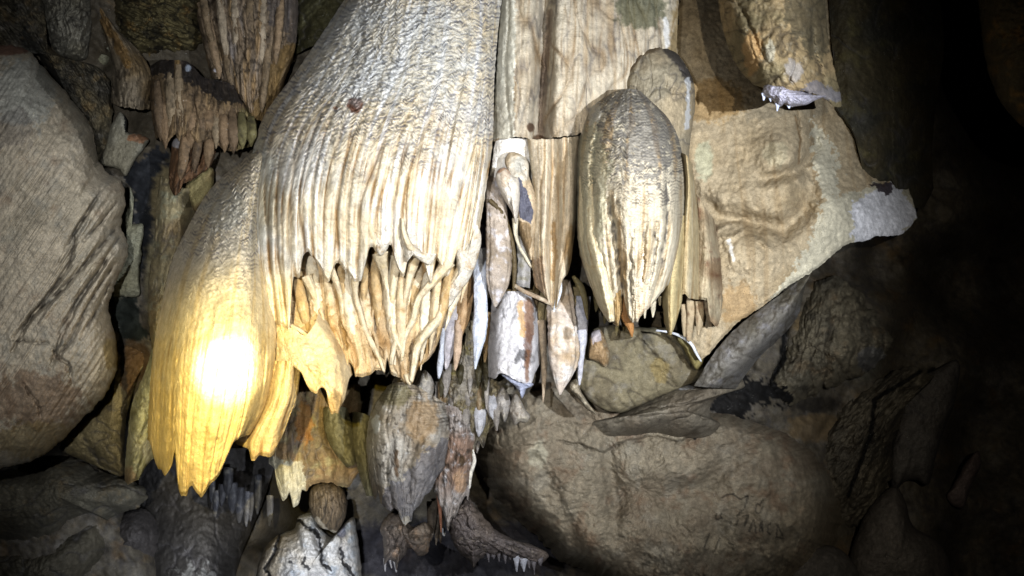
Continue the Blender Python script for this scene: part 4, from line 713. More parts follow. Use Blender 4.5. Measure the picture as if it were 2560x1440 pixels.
b = blob('boulder', None, [(2452, -80), (2452, 60), (2462, 140), (2480, 210), (2506, 262), (2545, 306), (2600, 345), (2700, 360), (2820, 250), (2860, 60), (2800, -140), (2560, -170)], (2640, 90), 3.4, .4,
    dict(seed=105, base=(0.12, 0.10, 0.06), alt=(0.075, 0.06, 0.035), rough=[(12, 120), (6, 34), (2.5, 10)], mottle=[(OCHRE, 60, .1, .5)]), step=4, back=.3)
tag(b, 'rounded dark brown rock hanging at the upper right corner', 'boulder')
b = drape('rock_beam', None, [[(2030, 676, 3.34), (1960, 730, 3.3), (1890, 780, 3.28), (1830, 830, 3.26), (1780, 890, 3.26), (1735, 965, 3.28)], [(2024, 690, 3.28), (1968, 752, 3.22), (1902, 806, 3.2), (1845, 860, 3.18), (1800, 910, 3.2), (1762, 968, 3.24)], [(2014, 712, 3.34), (1984, 775, 3.28), (1940, 832, 3.26), (1890, 880, 3.26), (1850, 925, 3.28), (1800, 970, 3.3)], [(2010, 726, 3.55), (1994, 790, 3.5), (1950, 845, 3.46), (1900, 892, 3.46), (1862, 940, 3.46), (1840, 972, 3.46)]],
    dict(seed=107, dirt=(0.09, 0.075, 0.055), dirtk=.75, crease=[(5, 120, 40, -45), (3, 40, 24, -45)], base=(0.26, 0.25, 0.235), alt=(0.2, 0.185, 0.15), rough=[(6, 50), (3, 16)], mottle=[((0.36, 0.36, 0.4), 40, .2, .5), (DARK, 22, .3, .4)], marks=[('l', [(1850, 885), (1885, 895), (1910, 880)], 3, -8)]), mat=M_DRIP, step=2.8, thick=.2)
tag(b, 'smooth wet grey beam of rock slanting down from the white point', 'rock')
b = blob('rock_ledge', None, [(1480, 1062), (1540, 1040), (1600, 1010), (1660, 975), (1720, 955), (1790, 942), (1850, 940), (1862, 962), (1810, 985), (1785, 1000), (1775, 1040), (1800, 1060), (1780, 1085), (1700, 1095), (1640, 1082), (1560, 1092), (1500, 1085)], (1690, 1020), 3.62, .28,
    dict(seed=109, dirt=(0.09, 0.075, 0.055), dirtk=.75, crease=[(5, 130, 34, -15)], base=(0.27, 0.245, 0.2), alt=(0.21, 0.18, 0.14), rough=[(6, 50), (3, 16)], mottle=[(DARK, 34, .25, .5)], marks=[('l', [(1530, 1062), (1620, 1020), (1740, 1010), (1780, 995)], 4, -9)], stains=[('e', 1712, 968, 26, 6, (0.7, 0.72, 0.75), .7, .8)]), mat=M_DRIP, q=.8, step=2.8, back=.3)  # thin pale blot is a glint put into the colour
tag(b, 'grey lens-shaped ledge with painted glints left of the black stain', 'rock ledge')
b = blob('rock_slab', None, [(1440, 955), (1452, 890), (1478, 826), (1530, 812), (1600, 818), (1690, 826), (1752, 890), (1752, 945), (1705, 968), (1640, 995), (1590, 1018), (1545, 1032), (1500, 1020), (1462, 990)], (1600, 915), 3.5, .08,
    dict(seed=111, dirt=(0.09, 0.075, 0.055), dirtk=.75, crease=[(4, 120, 50, 50)], base=(0.28, 0.25, 0.175), alt=(0.23, 0.20, 0.14), rough=[(8, 80), (3, 20)], mottle=[(GREY, 50, .1, .5)], marks=[('l', [(1592, 832), (1630, 880), (1662, 912), (1700, 985)], 5, -10), ('l', [(1580, 860), (1620, 905), (1690, 968)], 6, -8), ('l', [(1690, 850), (1720, 900), (1742, 935)], 5, 9), ('l', [(1600, 835), (1648, 890), (1668, 912)], 6, 9)],
         stains=[('e', 1650, 925, 26, 34, (0.36, 0.29, 0.14), .6, .4)]), p=5, back=.25)
tag(b, 'olive-brown flat slab under the tips of the striped bulb', 'rock slab')
b = blob('rock_slab', None, [(1712, 835), (1735, 850), (1752, 876), (1758, 905), (1742, 925), (1726, 905), (1708, 870), (1690, 845)], (1728, 880), 3.36, .05, dict(seed=112, base=(0.3, 0.26, 0.13), rough=[(3, 20)]), back=.1)
tag(b, 'small olive rock chip at the lower end of the beam', 'rock')
b = spike('calcite_edge', None, [(1640, 826, 2.5, 3.24), (1680, 832, 3, 3.22), (1705, 842, 4, 3.2), (1730, 862, 4, 3.2), (1742, 885, 3.5, 3.2), (1753, 903, 2, 3.2)], dict(seed=113, base=(0.7, 0.72, 0.76), rough=[(1.5, 8)]), nth=10)
tag(b, 'thin white calcite rim below the finger-like drapery', 'calcite')

# ================================================================== LOWER RIGHT
o = blob('rock_bulge', None, [(1186, 1130), (1172, 1060), (1200, 960), (1330, 900), (1480, 930), (1560, 970), (1700, 1000), (1860, 1020), (1960, 1060), (2060, 1140), (2110, 1260), (2080, 1400), (1960, 1520), (1760, 1560), (1580, 1500), (1460, 1425), (1400, 1400), (1340, 1340), (1270, 1280), (1215, 1210)], (1600, 1220), 4.4, .78,
    dict(seed=121, dirt=(0.09, 0.075, 0.055), dirtk=.75, grit=3.2, base=(0.31, 0.275, 0.215), alt=(0.25, 0.21, 0.16), rough=[(46, 210), (16, 80), (3, 15)], mottle=[((0.36, 0.34, 0.29), 90, .05, .5), ((0.22, 0.14, 0.09), 80, .15, .5), (DARK, 12, .42, .3)],
         marks=[('b', 1430, 1220, 80, 90, 45), ('b', 1660, 1170, 120, 50, 50), ('b', 1620, 1330, 130, 60, 40), ('b', 1860, 1240, 80, 110, 36), ('b', 1290, 1150, 60, 60, 45), ('l', [(1520, 1140), (1540, 1230), (1530, 1340)], 26, -40), ('l', [(1700, 1230), (1780, 1200), (1860, 1120)], 24, -36), ('l', [(1330, 1150), (1370, 1210), (1420, 1300), (1440, 1380)], 20, -34), ('l', [(1760, 1400), (1800, 1320), (1880, 1300)], 20, -30), ('l', [(1320, 1114), (1380, 1104), (1440, 1108), (1510, 1134), (1560, 1106), (1640, 1092), (1700, 1106), (1760, 1080)], 4, -12), ('l', [(1190, 1000), (1240, 1060), (1250, 1110), (1290, 1130)], 4, -10), ('l', [(1430, 980), (1470, 1030), (1500, 1060)], 5, -14), ('l', [(1480, 1062), (1420, 1052), (1340, 1070)], 3, -7), ('s', [(1860, 1085), (1760, 1078), (1700, 1104), (1640, 1090), (1560, 1104), (1510, 1132), (1440, 1106), (1380, 1102), (1320, 1112)][::-1], 5, 12), ('l', [(1180, 1150), (1240, 1215), (1300, 1290), (1350, 1330)], 9, -24), ('l', [(1200, 1200), (1280, 1260), (1330, 1320), (1390, 1390)], 10, -20), ('l', [(1520, 1140), (1535, 1200), (1535, 1300)], 14, -7),
                ('b', 1370, 1170, 50, 50, -12), ('b', 1330, 1190, 40, 60, 16), ('l', [(1340, 1140), (1390, 1210), (1420, 1230)], 9, -10), ('l', [(1700, 1105), (1760, 1130), (1830, 1110)], 3, -7), ('b', 1940, 1220, 60, 90, -18), ('l', [(1200, 1110), (1240, 1130), (1290, 1115)], 4, -8)],
         stains=[('e', 1345, 1135, 26, 34, (0.44, 0.42, 0.34), .7, .5), ('e', 1737, 1093, 6, 8, BLACK, .95, .2), ('e', 1700, 1150, 160, 34, (0.37, 0.33, 0.26), .5, .4), ('e', 1800, 1410, 200, 40, DARK, .45, .6), ('e', 1900, 1330, 110, 30, DARK, .3, .8),
                 # the scratched letters
                 ('l', [(1804, 1245), (1815, 1238), (1834, 1234)], 3.2, BLACK, .55), ('l', [(1834, 1236), (1852, 1249), (1858, 1245), (1870, 1240)], 2.8, BLACK, .55), ('l', [(1864, 1241), (1870, 1241), (1862, 1268)], 2.8, BLACK, .55),
                 ('l', [(1908, 1248), (1900, 1263), (1893, 1259), (1888, 1270), (1890, 1281), (1897, 1284), (1903, 1278), (1907, 1266)], 2.8, BLACK, .55),
                 ('l', [(1792, 1285), (1788, 1297), (1796, 1299), (1802, 1294), (1803, 1284)], 2.8, BLACK, .55), ('l', [(1802, 1294), (1806, 1296)], 2.5, BLACK, .55),
                 ('l', [(1857, 1274), (1848, 1284), (1843, 1290)], 2.6, BLACK, .55), ('l', [(1847, 1300), (1840, 1310)], 2.6, BLACK, .55), ('l', [(1856, 1290), (1871, 1288), (1861, 1314)], 2.8, BLACK, .55),
                 ('l', [(1873, 1328), (1885, 1298), (1890, 1332)], 2.8, BLACK, .55), ('l', [(1899, 1328), (1902, 1306), (1907, 1328)], 2.8, BLACK, .55), ('l', [(1906, 1326), (1907, 1304)], 2.6, BLACK, .55),
                 ('l', [(1927, 1308), (1921, 1312), (1919, 1330), (1925, 1336)], 2.6, BLACK, .55), ('l', [(1940, 1345), (1944, 1312), (1956, 1340)], 2.8, BLACK, .55), ('l', [(1941, 1343), (1958, 1346)], 2.6, BLACK, .55),
                 ('l', [(1773, 1335), (1762, 1366)], 2.8, BLACK, .55), ('l', [(1799, 1345), (1786, 1378)], 2.8, BLACK, .55), ('l', [(1820, 1357), (1832, 1362)], 2.8, BLACK, .55)]), p=9, q=1.0, step=3.3, back=.5, jit=12)
tag(o, 'big smooth brown rock bulge filling the lower right, with scratched letters near its right end', 'rock')
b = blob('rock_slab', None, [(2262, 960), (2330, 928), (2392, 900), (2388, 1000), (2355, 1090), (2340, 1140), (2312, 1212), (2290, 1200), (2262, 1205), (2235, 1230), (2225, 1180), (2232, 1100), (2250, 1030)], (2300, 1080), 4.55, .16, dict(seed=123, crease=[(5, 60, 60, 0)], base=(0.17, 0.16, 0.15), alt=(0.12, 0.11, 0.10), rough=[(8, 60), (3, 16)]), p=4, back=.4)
tag(b, 'dim grey angular slab right of the two black cracks', 'rock slab')
b = blob('rock_spur', None, [(2446, 1128), (2452, 1160), (2436, 1200), (2420, 1240), (2408, 1270), (2380, 1262), (2366, 1240), (2378, 1220), (2395, 1190), (2415, 1155)], (2412, 1205), 4.9, .1, dict(seed=124, base=(0.24, 0.2, 0.19), alt=(0.15, 0.11, 0.1), rough=[(5, 30), (2, 10)]), back=.3)
tag(b, 'small dim pinkish spur of rock standing out of the darkness at far right', 'rock')
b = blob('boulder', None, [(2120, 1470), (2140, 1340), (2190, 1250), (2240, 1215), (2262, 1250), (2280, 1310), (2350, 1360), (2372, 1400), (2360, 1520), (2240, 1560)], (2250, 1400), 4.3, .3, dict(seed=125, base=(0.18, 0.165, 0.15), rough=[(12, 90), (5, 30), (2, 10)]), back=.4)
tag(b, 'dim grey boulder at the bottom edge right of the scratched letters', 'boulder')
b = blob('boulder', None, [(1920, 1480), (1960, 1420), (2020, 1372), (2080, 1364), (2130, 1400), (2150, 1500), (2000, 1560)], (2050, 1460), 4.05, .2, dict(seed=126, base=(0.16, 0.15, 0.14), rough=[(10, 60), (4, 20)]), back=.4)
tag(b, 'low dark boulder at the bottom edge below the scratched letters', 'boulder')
b = blob('rock_mass', None, [(2010, 1170), (2040, 1090), (2100, 1020), (2180, 960), (2280, 920), (2335, 935), (2270, 1010), (2238, 1100), (2222, 1200), (2200, 1270), (2120, 1320), (2050, 1290)], (2140, 1130), 4.45, .34, dict(seed=127, dirt=(0.09, 0.075, 0.055), dirtk=.75, crease=[(12, 80, 30, -50), (6, 30, 20, -40)], base=(0.22, 0.20, 0.16), alt=(0.15, 0.14, 0.12), rough=[(22, 90), (10, 34), (4, 12)], ridge=(22, 60, 22, -50), mottle=[(DARK, 34, .15, .7)],
    marks=[('l', [(2190, 960), (2185, 1060), (2140, 1180), (2110, 1270)], 9, -34), ('l', [(2290, 945), (2220, 1020), (2180, 1100)], 8, -22)], stains=[('l', [(2300, 930), (2185, 1000), (2180, 1080), (2120, 1240)], 7, BLACK, .85)]), q=.9, back=.4, jit=16)
tag(b, 'craggy brown rock mass split by slanting black cracks right of the big bulge', 'rock')
b = blob('rock_mass', None, [(1880, 1010), (1900, 940), (1930, 860), (1970, 790), (2010, 740), (2080, 690), (2130, 710), (2180, 780), (2230, 860), (2180, 920), (2080, 970), (2010, 1000), (1960, 1040)], (2040, 870), 4.2, .38, dict(seed=128, dirt=(0.09, 0.075, 0.055), dirtk=.75, crease=[(11, 40, 90, 10), (6, 24, 30, 0)], base=(0.25, 0.225, 0.17), alt=(0.18, 0.17, 0.14), rough=[(22, 90), (9, 30), (4, 11)], ridge=(14, 30, 80), mottle=[(DARK, 30, .2, .6), ((0.26, 0.2, 0.13), 60, .2, .5)],
    marks=[('l', [(2065, 720), (2080, 820), (2060, 900)], 9, -22)], stains=[('p', [(1880, 955), (1960, 965), (1985, 1000), (1920, 1012), (1880, 1040)], BLACK, .95, 18), ('l', [(1965, 820), (1958, 900), (1925, 955)], 9, BLACK, .95), ('l', [(2000, 760), (1975, 820)], 14, BLACK, .9), ('e', 2180, 900, 40, 40, (0.2, 0.2, 0.2), .8, .3)]), q=.9, back=.4, jit=16)
tag(b, 'rough brown rock face streaked black right of the grey beam', 'rock')

# ================================================================== SMALL STALACTITES UNDER THE COLUMN
b = holder('broken_stalactite', 'thick white broken-off stalactite with a rust stripe and black specks, dead centre', 'stalactite', (1280, 735, 3.1))
drape('shaft', b, [[(1232, 735, 3.16), (1222, 820, 3.12), (1220, 900, 3.1), (1224, 1000, 3.1)], [(1255, 730, 3.06), (1242, 820, 3.0), (1238, 900, 2.98), (1240, 1000, 2.98)], [(1282, 728, 3.02), (1275, 820, 2.95), (1272, 900, 2.92), (1272, 1000, 2.92)], [(1308, 730, 3.03), (1310, 820, 2.95), (1308, 900, 2.93), (1308, 1000, 2.93)], [(1330, 745, 3.08), (1335, 820, 3.02), (1334, 900, 3.0), (1332, 1000, 3.0)], [(1342, 770, 3.18), (1350, 840, 3.16), (1350, 900, 3.14), (1346, 1000, 3.14)]],
    dict(seed=141, crease=[(2, 30, 60, 0)], base=(0.58, 0.57, 0.58), tubes=[(5, 5, .6)], rough=[(4, 34), (2.4, 10)], mottle=[(BLACK, 9, .46, .8), (GREY, 40, .2, .4)], stains=[('e', 1322, 800, 15, 60, (0.3, 0.18, 0.11), .8, .5), ('e', 1322, 860, 11, 60, (0.2, 0.12, 0.09), .7, .6), ('l', [(1300, 760), (1305, 840)], 9, (0.5, 0.33, 0.14), .7), ('l', [(1318, 880), (1316, 950)], 8, (0.22, 0.11, 0.05), .7), ('e', 1305, 890, 14, 20, BLACK, .6, 1.2)]),
    bottom=[(1200, 940), (1226, 944), (1238, 946), (1247, 936), (1262, 934), (1285, 948), (1310, 958), (1326, 962), (1338, 930), (1352, 905)], step=2.4, thick=.12, lip=3)
blob('broken_plate', b, [(1254, 936), (1275, 940), (1300, 952), (1334, 962), (1326, 968), (1316, 972), (1312, 984), (1305, 997), (1298, 980), (1288, 966), (1270, 952)], (1298, 962), 2.97, .03, dict(seed=143, base=(0.36, 0.38, 0.46), rough=[(2, 10)], ridge=(4, 30, 7, 14)), mat=M_DRIP, step=2, back=.04, jit=1)
tag(spike('stalactite', None, [(1398, 700, 26, 3.2), (1401, 760, 32, 3.08), (1404, 815, 35, 3.02), (1407, 860, 37, 3.0), (1407, 910, 33, 3.0), (1404, 945, 21, 3.0), (1401, 972, 9, 3.0), (1400, 986, 3, 3.0)], dict(seed=145, base=(0.56, 0.5, 0.44), alt=(0.46, 0.35, 0.22), rough=[(3, 24), (2, 9)], mottle=[(WHITE, 40, 0, .6), (DARK, 12, .42, .6)], marks=[('b', 1424, 836, 12, 18, -14)], stains=[('e', 1420, 832, 14, 20, (0.22, 0.16, 0.09), .7, .3)])), 'plump carrot-shaped stalactite with a hollow near its top, right of the white broken one', 'stalactite')
def small(pts, base, lab, group=None, k=None, name='stalactite', cat='stalactite', mat=None):
    kk = dict(seed=int(pts[0][0] + pts[0][1]), base=base, rough=[(2.5, 18), (1.4, 7)], mottle=[(DARK, 16, .3, .4), (PALE, 22, .2, .3)])
    if k: kk.update(k)
    return tag(spike(name, None, pts, kk, mat), lab, cat, group)
small([(1458, 740, 20, 3.2), (1455, 800, 17, 3.12), (1453, 850, 14, 3.1), (1451, 900, 9, 3.1), (1450, 942, 5, 3.1), (1449, 962, 2, 3.1)], (0.5, 0.5, 0.54), 'slim grey-white stalactite touching the right side of the plump one')
small([(1352, 800, 12, 3.14), (1358, 870, 9, 3.14), (1360, 950, 6, 3.14), (1358, 1004, 2, 3.13)], (0.4, 0.33, 0.25), 'thin brown stalactite between white broken one and plump one')
small([(1196, 620, 20, 3.1), (1200, 700, 17, 3.0), (1201, 760, 17, 2.97), (1199, 830, 17, 2.96), (1193, 880, 9, 2.96), (1189, 910, 4, 2.96), (1188, 922, 2, 2.96)], (0.55, 0.58, 0.64), 'bright bluish white slender stalactite left of the white broken one', k=dict(mottle=[(GREY, 20, .3, .4)]))
small([(1108, 820, 6, 3.0), (1104, 870, 6, 3.0), (1100, 920, 8, 3.0), (1097, 945, 3, 3.0)], (0.5, 0.52, 0.57), 'thin white cord hanging beside the right end of the canopy')
small([(1140, 700, 22, 3.1), (1130, 780, 26, 3.08), (1124, 850, 20, 3.08), (1118, 900, 9, 3.08), (1115, 922, 3, 3.08)], (0.44, 0.42, 0.44), 'wide grey ribbed stalactite just right of the canopy end')
small([(1170, 610, 20, 3.1), (1164, 700, 22, 3.08), (1158, 780, 18, 3.06), (1152, 830, 8, 3.05), (1150, 848, 2, 3.05)], (0.42, 0.3, 0.18), 'tan fluted stalactite tucked behind the canopy right edge')
small([(1200, 560, 14, 3.2), (1196, 640, 16, 3.2), (1190, 700, 12, 3.18), (1190, 770, 6, 3.18), (1190, 800, 2, 3.18)], (0.22, 0.2, 0.24), 'dark narrow stalactite in the black slot right of the canopy')
small([(1222, 780, 12, 3.14), (1218, 820, 13, 3.13), (1214, 870, 8, 3.13), (1212, 905, 3, 3.13)], (0.3, 0.22, 0.12), 'brown stalactite half hidden left of the white broken one')
small([(1146, 800, 11, 3.05), (1146, 850, 10, 3.04), (1142, 890, 9, 3.03), (1139, 918, 4, 3.03), (1138, 926, 1.5, 3.03)], (0.42, 0.33, 0.25), 'little tan-tipped stalactite over the dark broken cluster')
for i, (ol, c, base, lab) in enumerate([
    ([(1478, 832), (1498, 824), (1514, 846), (1518, 868), (1524, 884), (1513, 918), (1496, 906), (1472, 896), (1472, 862)], (1498, 872), (0.38, 0.28, 0.17), 'orange-brown flake of calcite stuck on the slab right of the plump stalactite'),
    ([(1258, 966), (1268, 980), (1276, 1010), (1272, 1034), (1261, 1056), (1250, 1036), (1237, 1012), (1244, 985)], (1257, 1008), (0.38, 0.36, 0.34), 'left of two small grey pod-shaped stalactites under the white broken one'),
    ([(1288, 984), (1302, 1000), (1312, 1022), (1325, 1040), (1318, 1056), (1296, 1058), (1288, 1064), (1278, 1046), (1276, 1010)], (1298, 1028), (0.4, 0.37, 0.33), 'right of two small grey pod-shaped stalactites under the white broken one'),
    ([(1425, 955), (1440, 948), (1452, 975), (1466, 1000), (1490, 1036), (1470, 1025), (1440, 990), (1422, 968)], (1448, 985), (0.36, 0.32, 0.25), 'thin pale flap of rock below the slim grey-white stalactite'),
    ([(1040, 960), (1062, 925), (1078, 940), (1082, 990), (1070, 1010), (1040, 1010), (1024, 975)], (1055, 970), (0.36, 0.34, 0.31), 'grey lump with an olive patch right below the canopy teeth')]):
    k = dict(seed=150 + i, base=base, rough=[(4, 22), (2, 8)], ridge=(3, 14, 30), mottle=[(PALE, 26, .1, .6), (BROWN, 20, .2, .5)])
    if i == 0: k['stains'] = [('p', [(1478, 826), (1500, 822), (1505, 850), (1480, 862)], (0.55, 0.52, 0.55), .8, 5)]
    if i == 4: k['stains'] = [('e', 1050, 985, 8, 18, (0.26, 0.25, 0.13), .7, .5)]
    tag(blob('calcite_flake' if i in (0, 3) else ('rock_lump' if i == 4 else 'pod_stalactite'), None, ol, c, 3.2 if i != 0 else 3.4, .07, k, mat=M_DRIP, step=2.2, back=.1), lab, 'stalactite' if i in (1, 2) else 'calcite')

b = drape('rock_crust', None, [[(1085, 790, 3.36), (1090, 880, 3.32), (1100, 960, 3.3), (1110, 1060, 3.3), (1120, 1160, 3.34)], [(1130, 780, 3.3), (1135, 880, 3.24), (1135, 960, 3.22), (1140, 1060, 3.22), (1140, 1160, 3.26)], [(1180, 780, 3.3), (1185, 880, 3.24), (1185, 960, 3.22), (1185, 1060, 3.22), (1180, 1160, 3.26)], [(1225, 790, 3.34), (1230, 880, 3.28), (1240, 960, 3.24), (1235, 1040, 3.26), (1215, 1160, 3.32)], [(1262, 800, 3.42), (1270, 880, 3.4), (1285, 960, 3.38), (1275, 1040, 3.38), (1240, 1160, 3.42)]],
    dict(seed=260, base=(0.2, 0.17, 0.11), alt=(0.3, 0.28, 0.25), tubes=[(6, 26, 1.6), (14, 14, 1.8)], rough=[(16, 40), (9, 16), (4, 8)], crease=[(10, 16, 30, 0)], mottle=[(DARK, 26, .1, .7), ((0.42, 0.42, 0.42), 18, .3, .6), ((0.22, 0.19, 0.05), 40, .2, .6)]),
    bottom=[(1080, 1000), (1100, 1030), (1120, 1090), (1135, 1110), (1150, 1096), (1165, 1125), (1180, 1150), (1195, 1100), (1208, 1122), (1220, 1080), (1236, 1062), (1250, 1040), (1290, 1010)], mat=M_DRIP, step=2.5, thick=.12)
tag(b, 'brown-grey jagged crust behind the little broken stalactites below the canopy right end', 'rock crust')
# crowd of little broken stalactites in the hollow between canopy and white stalactite
rng = random.Random(5)
grp = 'little broken stalactites in the dark hollow'
tones = [((0.07, 0.06, 0.03), 'tiny dark olive stalactite in the broken cluster under the canopy'), ((0.15, 0.12, 0.08), 'tiny brown-grey stalactite in the broken cluster under the canopy'), ((0.30, 0.28, 0.26), 'tiny light grey stalactite in the broken cluster under the canopy')]
ORD = ['leftmost', 'second from left', 'third from left', 'fourth from left', 'fifth from left', 'sixth from left', 'seventh from left', 'eighth from left', 'ninth from left', 'tenth from left',
       'tenth from right', 'ninth from right', 'eighth from right', 'seventh from right', 'sixth from right', 'fifth from right', 'fourth from right', 'third from right', 'second from right', 'rightmost']
def cluster(n, x0, x1, y0, y1, d0, d1, rmin, rmax, lmin, lmax, tone_w, labs, grp, steep=0):
    made = {}
    for i in range(n):
        x = rng.uniform(x0, x1); y = y0 + (y1 - y0) * rng.random() + steep * (x - x0); r = rng.uniform(rmin, rmax); L = rng.uniform(lmin, lmax); d = rng.uniform(d0, d1)
        t = rng.choices(range(len(labs)), tone_w)[0]
        dx = rng.uniform(-6, 6)
        o = small([(x, y - L * .6, r * 1.3, d + .08), (x + dx * .3, y, r, d), (x + dx * .6, y + L * .35, r * .62, d), (x + dx, y + L * .55, r * .15, d)], labs[t][0], labs[t][1], grp, dict(seed=rng.randrange(9999)))
        made.setdefault(t, []).append((x, o))
    for t, lst in made.items():
        lst.sort(key=lambda q: q[0])
        for q, (x, o) in enumerate(lst):
            w = ORD[q] if q < len(lst) / 2 else ORD[20 - (len(lst) - q)]
            o['label'] = w + ' ' + labs[t][1]
cluster(34, 1104, 1218, 860, 985, 3.12, 3.3, 5, 12, 36, 80, [4, 3, 2], tones, grp)
tones2 = [((0.26, 0.24, 0.22), 'small grey stalactite in the broken row above the grey cone'), ((0.2, 0.15, 0.09), 'small brown stalactite in the broken row above the grey cone'), ((0.42, 0.42, 0.44), 'small whitish stalactite in the broken row above the grey cone')]
cluster(30, 1070, 1250, 985, 1050, 3.16, 3.32, 7, 15, 46, 90, [4, 3, 2], tones2, 'small stalactites in the broken row above the hanging grey curtain')
cluster(12, 1150, 1215, 1060, 1110, 3.25, 3.34, 5, 10, 40, 76, [2, 3, 1], [(a, b.replace('broken row above', 'jagged strip beside')) for a, b in tones2], 'small stalactites in the jagged strip beside the hanging grey curtain')
cluster(14, 1440, 1560, 740, 800, 3.25, 3.4, 5, 10, 40, 80, [1], [((0.16, 0.13, 0.06), 'small dark olive stalactite in the hollow left of the bulb tips')], 'small dark stalactites in the hollow left of the bulb tips')
cluster(8, 1260, 1360, 700, 760, 3.2, 3.3, 8, 14, 50, 90, [1], [((0.2, 0.15, 0.08), 'dark brown stalactite stub in the hollow under the curtain ledge')], 'dark stalactite stubs in the hollow under the curtain ledge')
cluster(9, 1340, 1450, 760, 820, 3.14, 3.26, 8, 14, 50, 90, [1], [((0.36, 0.3, 0.18), 'olive-tan stalactite stub above the plump stalactite')], 'olive-tan stalactite stubs above the plump stalactite')

# ================================================================== HANGING GREY CURTAIN, LOWER MIDDLE
hc = holder('hanging_flowstone', 'grey weathered flowstone cone with banded top hanging low below the canopy', 'flowstone', (1020, 960, 3.2))
drape('cone', hc, [[(968, 965, 3.3), (930, 1025, 3.28), (916, 1100, 3.25), (925, 1200, 3.22), (945, 1290, 3.22)], [(984, 958, 3.14), (950, 1040, 3.06), (944, 1130, 3.02), (956, 1220, 3.02), (972, 1340, 3.04)], [(1005, 955, 3.08), (980, 1050, 2.98), (978, 1150, 2.94), (990, 1240, 2.96), (1000, 1350, 2.98)],
    [(1035, 962, 3.08), (1022, 1060, 3.0), (1016, 1150, 2.98), (1018, 1240, 2.98), (1016, 1360, 3.0)], [(1075, 985, 3.1), (1070, 1070, 3.0), (1062, 1150, 2.97), (1045, 1230, 2.97), (1030, 1350, 3.0)], [(1108, 1005, 3.16), (1112, 1070, 3.1), (1105, 1140, 3.08), (1080, 1220, 3.06), (1050, 1330, 3.06)], [(1125, 1020, 3.32), (1138, 1080, 3.3), (1136, 1140, 3.28), (1105, 1220, 3.26), (1070, 1330, 3.26)]],
    dict(seed=161, dirt=(0.055, 0.045, 0.035), dirtk=.85, crease=[(6, 24, 60, 8)], base=(0.44, 0.42, 0.38), alt=(0.32, 0.27, 0.2), tubes=[(4, 16, .8), (12, 7, 1)], rough=[(7, 50), (4, 18), (2, 8)], scale=(3, 60, 7, .12, .3), mottle=[(DARK, 26, .25, .5), ((0.6, 0.6, 0.6), 24, .3, .6)], seam=(BROWN, .3),
         marks=[('l', [(984, 1070), (986, 1140), (992, 1190)], 6, -18), ('l', [(1012, 1070), (1020, 1140)], 4, -9), ('l', [(1005, 1200), (1040, 1120), (1085, 1050)], 9, -14)],
         stains=[('e', 985, 985, 50, 34, (0.2, 0.18, 0.10), .6, .5), ('e', 1055, 1050, 45, 60, (0.34, 0.25, 0.15), .7, .3), ('p', [(1060, 1130), (1140, 1080), (1110, 1200), (1030, 1300), (950, 1280), (960, 1210), (1000, 1200)], (0.17, 0.17, 0.19), .7, 22), ('e', 940, 1060, 12, 26, (0.66, 0.7, 0.74), .7, .5), ('l', [(990, 1130), (992, 1190)], 6, (0.14, 0.09, 0.05), .8)]),
    bottom=[(900, 1190), (925, 1205), (938, 1250), (944, 1225), (952, 1258), (962, 1268), (974, 1278), (986, 1270), (993, 1276), (1003, 1300), (1012, 1312), (1018, 1306), (1028, 1302), (1034, 1280), (1050, 1262), (1062, 1240), (1078, 1226), (1094, 1192), (1120, 1160), (1150, 1100)], step=2.5, thick=.2, lip=6)
drape('side_curtain', hc, [[(1100, 1010, 3.28), (1108, 1090, 3.22), (1088, 1180, 3.2), (1080, 1330, 3.2)], [(1130, 1015, 3.2), (1136, 1090, 3.14), (1120, 1180, 3.14), (1105, 1330, 3.14)], [(1160, 1020, 3.2), (1165, 1090, 3.15), (1155, 1180, 3.15), (1140, 1340, 3.15)], [(1190, 1030, 3.3), (1192, 1090, 3.28), (1180, 1180, 3.26), (1172, 1340, 3.26)]],
    dict(seed=163, dirt=(0.055, 0.045, 0.035), dirtk=.85, crease=[(9, 20, 40, 0)], base=(0.36, 0.33, 0.31), alt=(0.26, 0.17, 0.12), tubes=[(5, 22, 1.2), (12, 10, 1.2)], rough=[(8, 30), (4, 12)], mottle=[((0.66, 0.68, 0.72), 22, .2, .7), (DARK, 20, .2, .7)], seam=(DARK, .5), stains=[('e', 1150, 1200, 18, 30, (0.42, 0.3, 0.2), .7, .5), ('e', 1155, 1150, 8, 16, (0.1, 0.07, 0.04), .9, .3)]),
    bottom=[(1060, 1250), (1085, 1230), (1100, 1262), (1112, 1290), (1120, 1330), (1130, 1296), (1140, 1290), (1152, 1262), (1166, 1240), (1170, 1255), (1180, 1180), (1200, 1160)], step=2.4, thick=.15)
wg = holder('hanging_rock', 'dark grey jagged wing of rock with tiny drip tips along its lower edge', 'rock', (1180, 1290, 3.2))
blob('wing', wg, [(1104, 1262), (1120, 1250), (1140, 1262), (1165, 1242), (1186, 1262), (1215, 1300), (1250, 1330), (1290, 1352), (1330, 1362), (1370, 1392), (1352, 1410), (1320, 1398), (1290, 1402), (1262, 1388), (1240, 1394), (1215, 1388), (1196, 1400), (1184, 1422), (1172, 1400), (1158, 1388), (1140, 1372), (1124, 1330)], (1180, 1330), 3.32, .16,
    dict(seed=165, dirt=(0.055, 0.045, 0.035), dirtk=.85, crease=[(9, 34, 26, 30)], base=(0.17, 0.15, 0.145), alt=(0.24, 0.2, 0.17), rough=[(7, 40), (4.5, 14), (2, 7)], mottle=[((0.45, 0.4, 0.34), 20, .3, .6), (BLACK, 26, .2, .5)]), mat=M_DRIP, step=2.4, back=.14, jit=7)
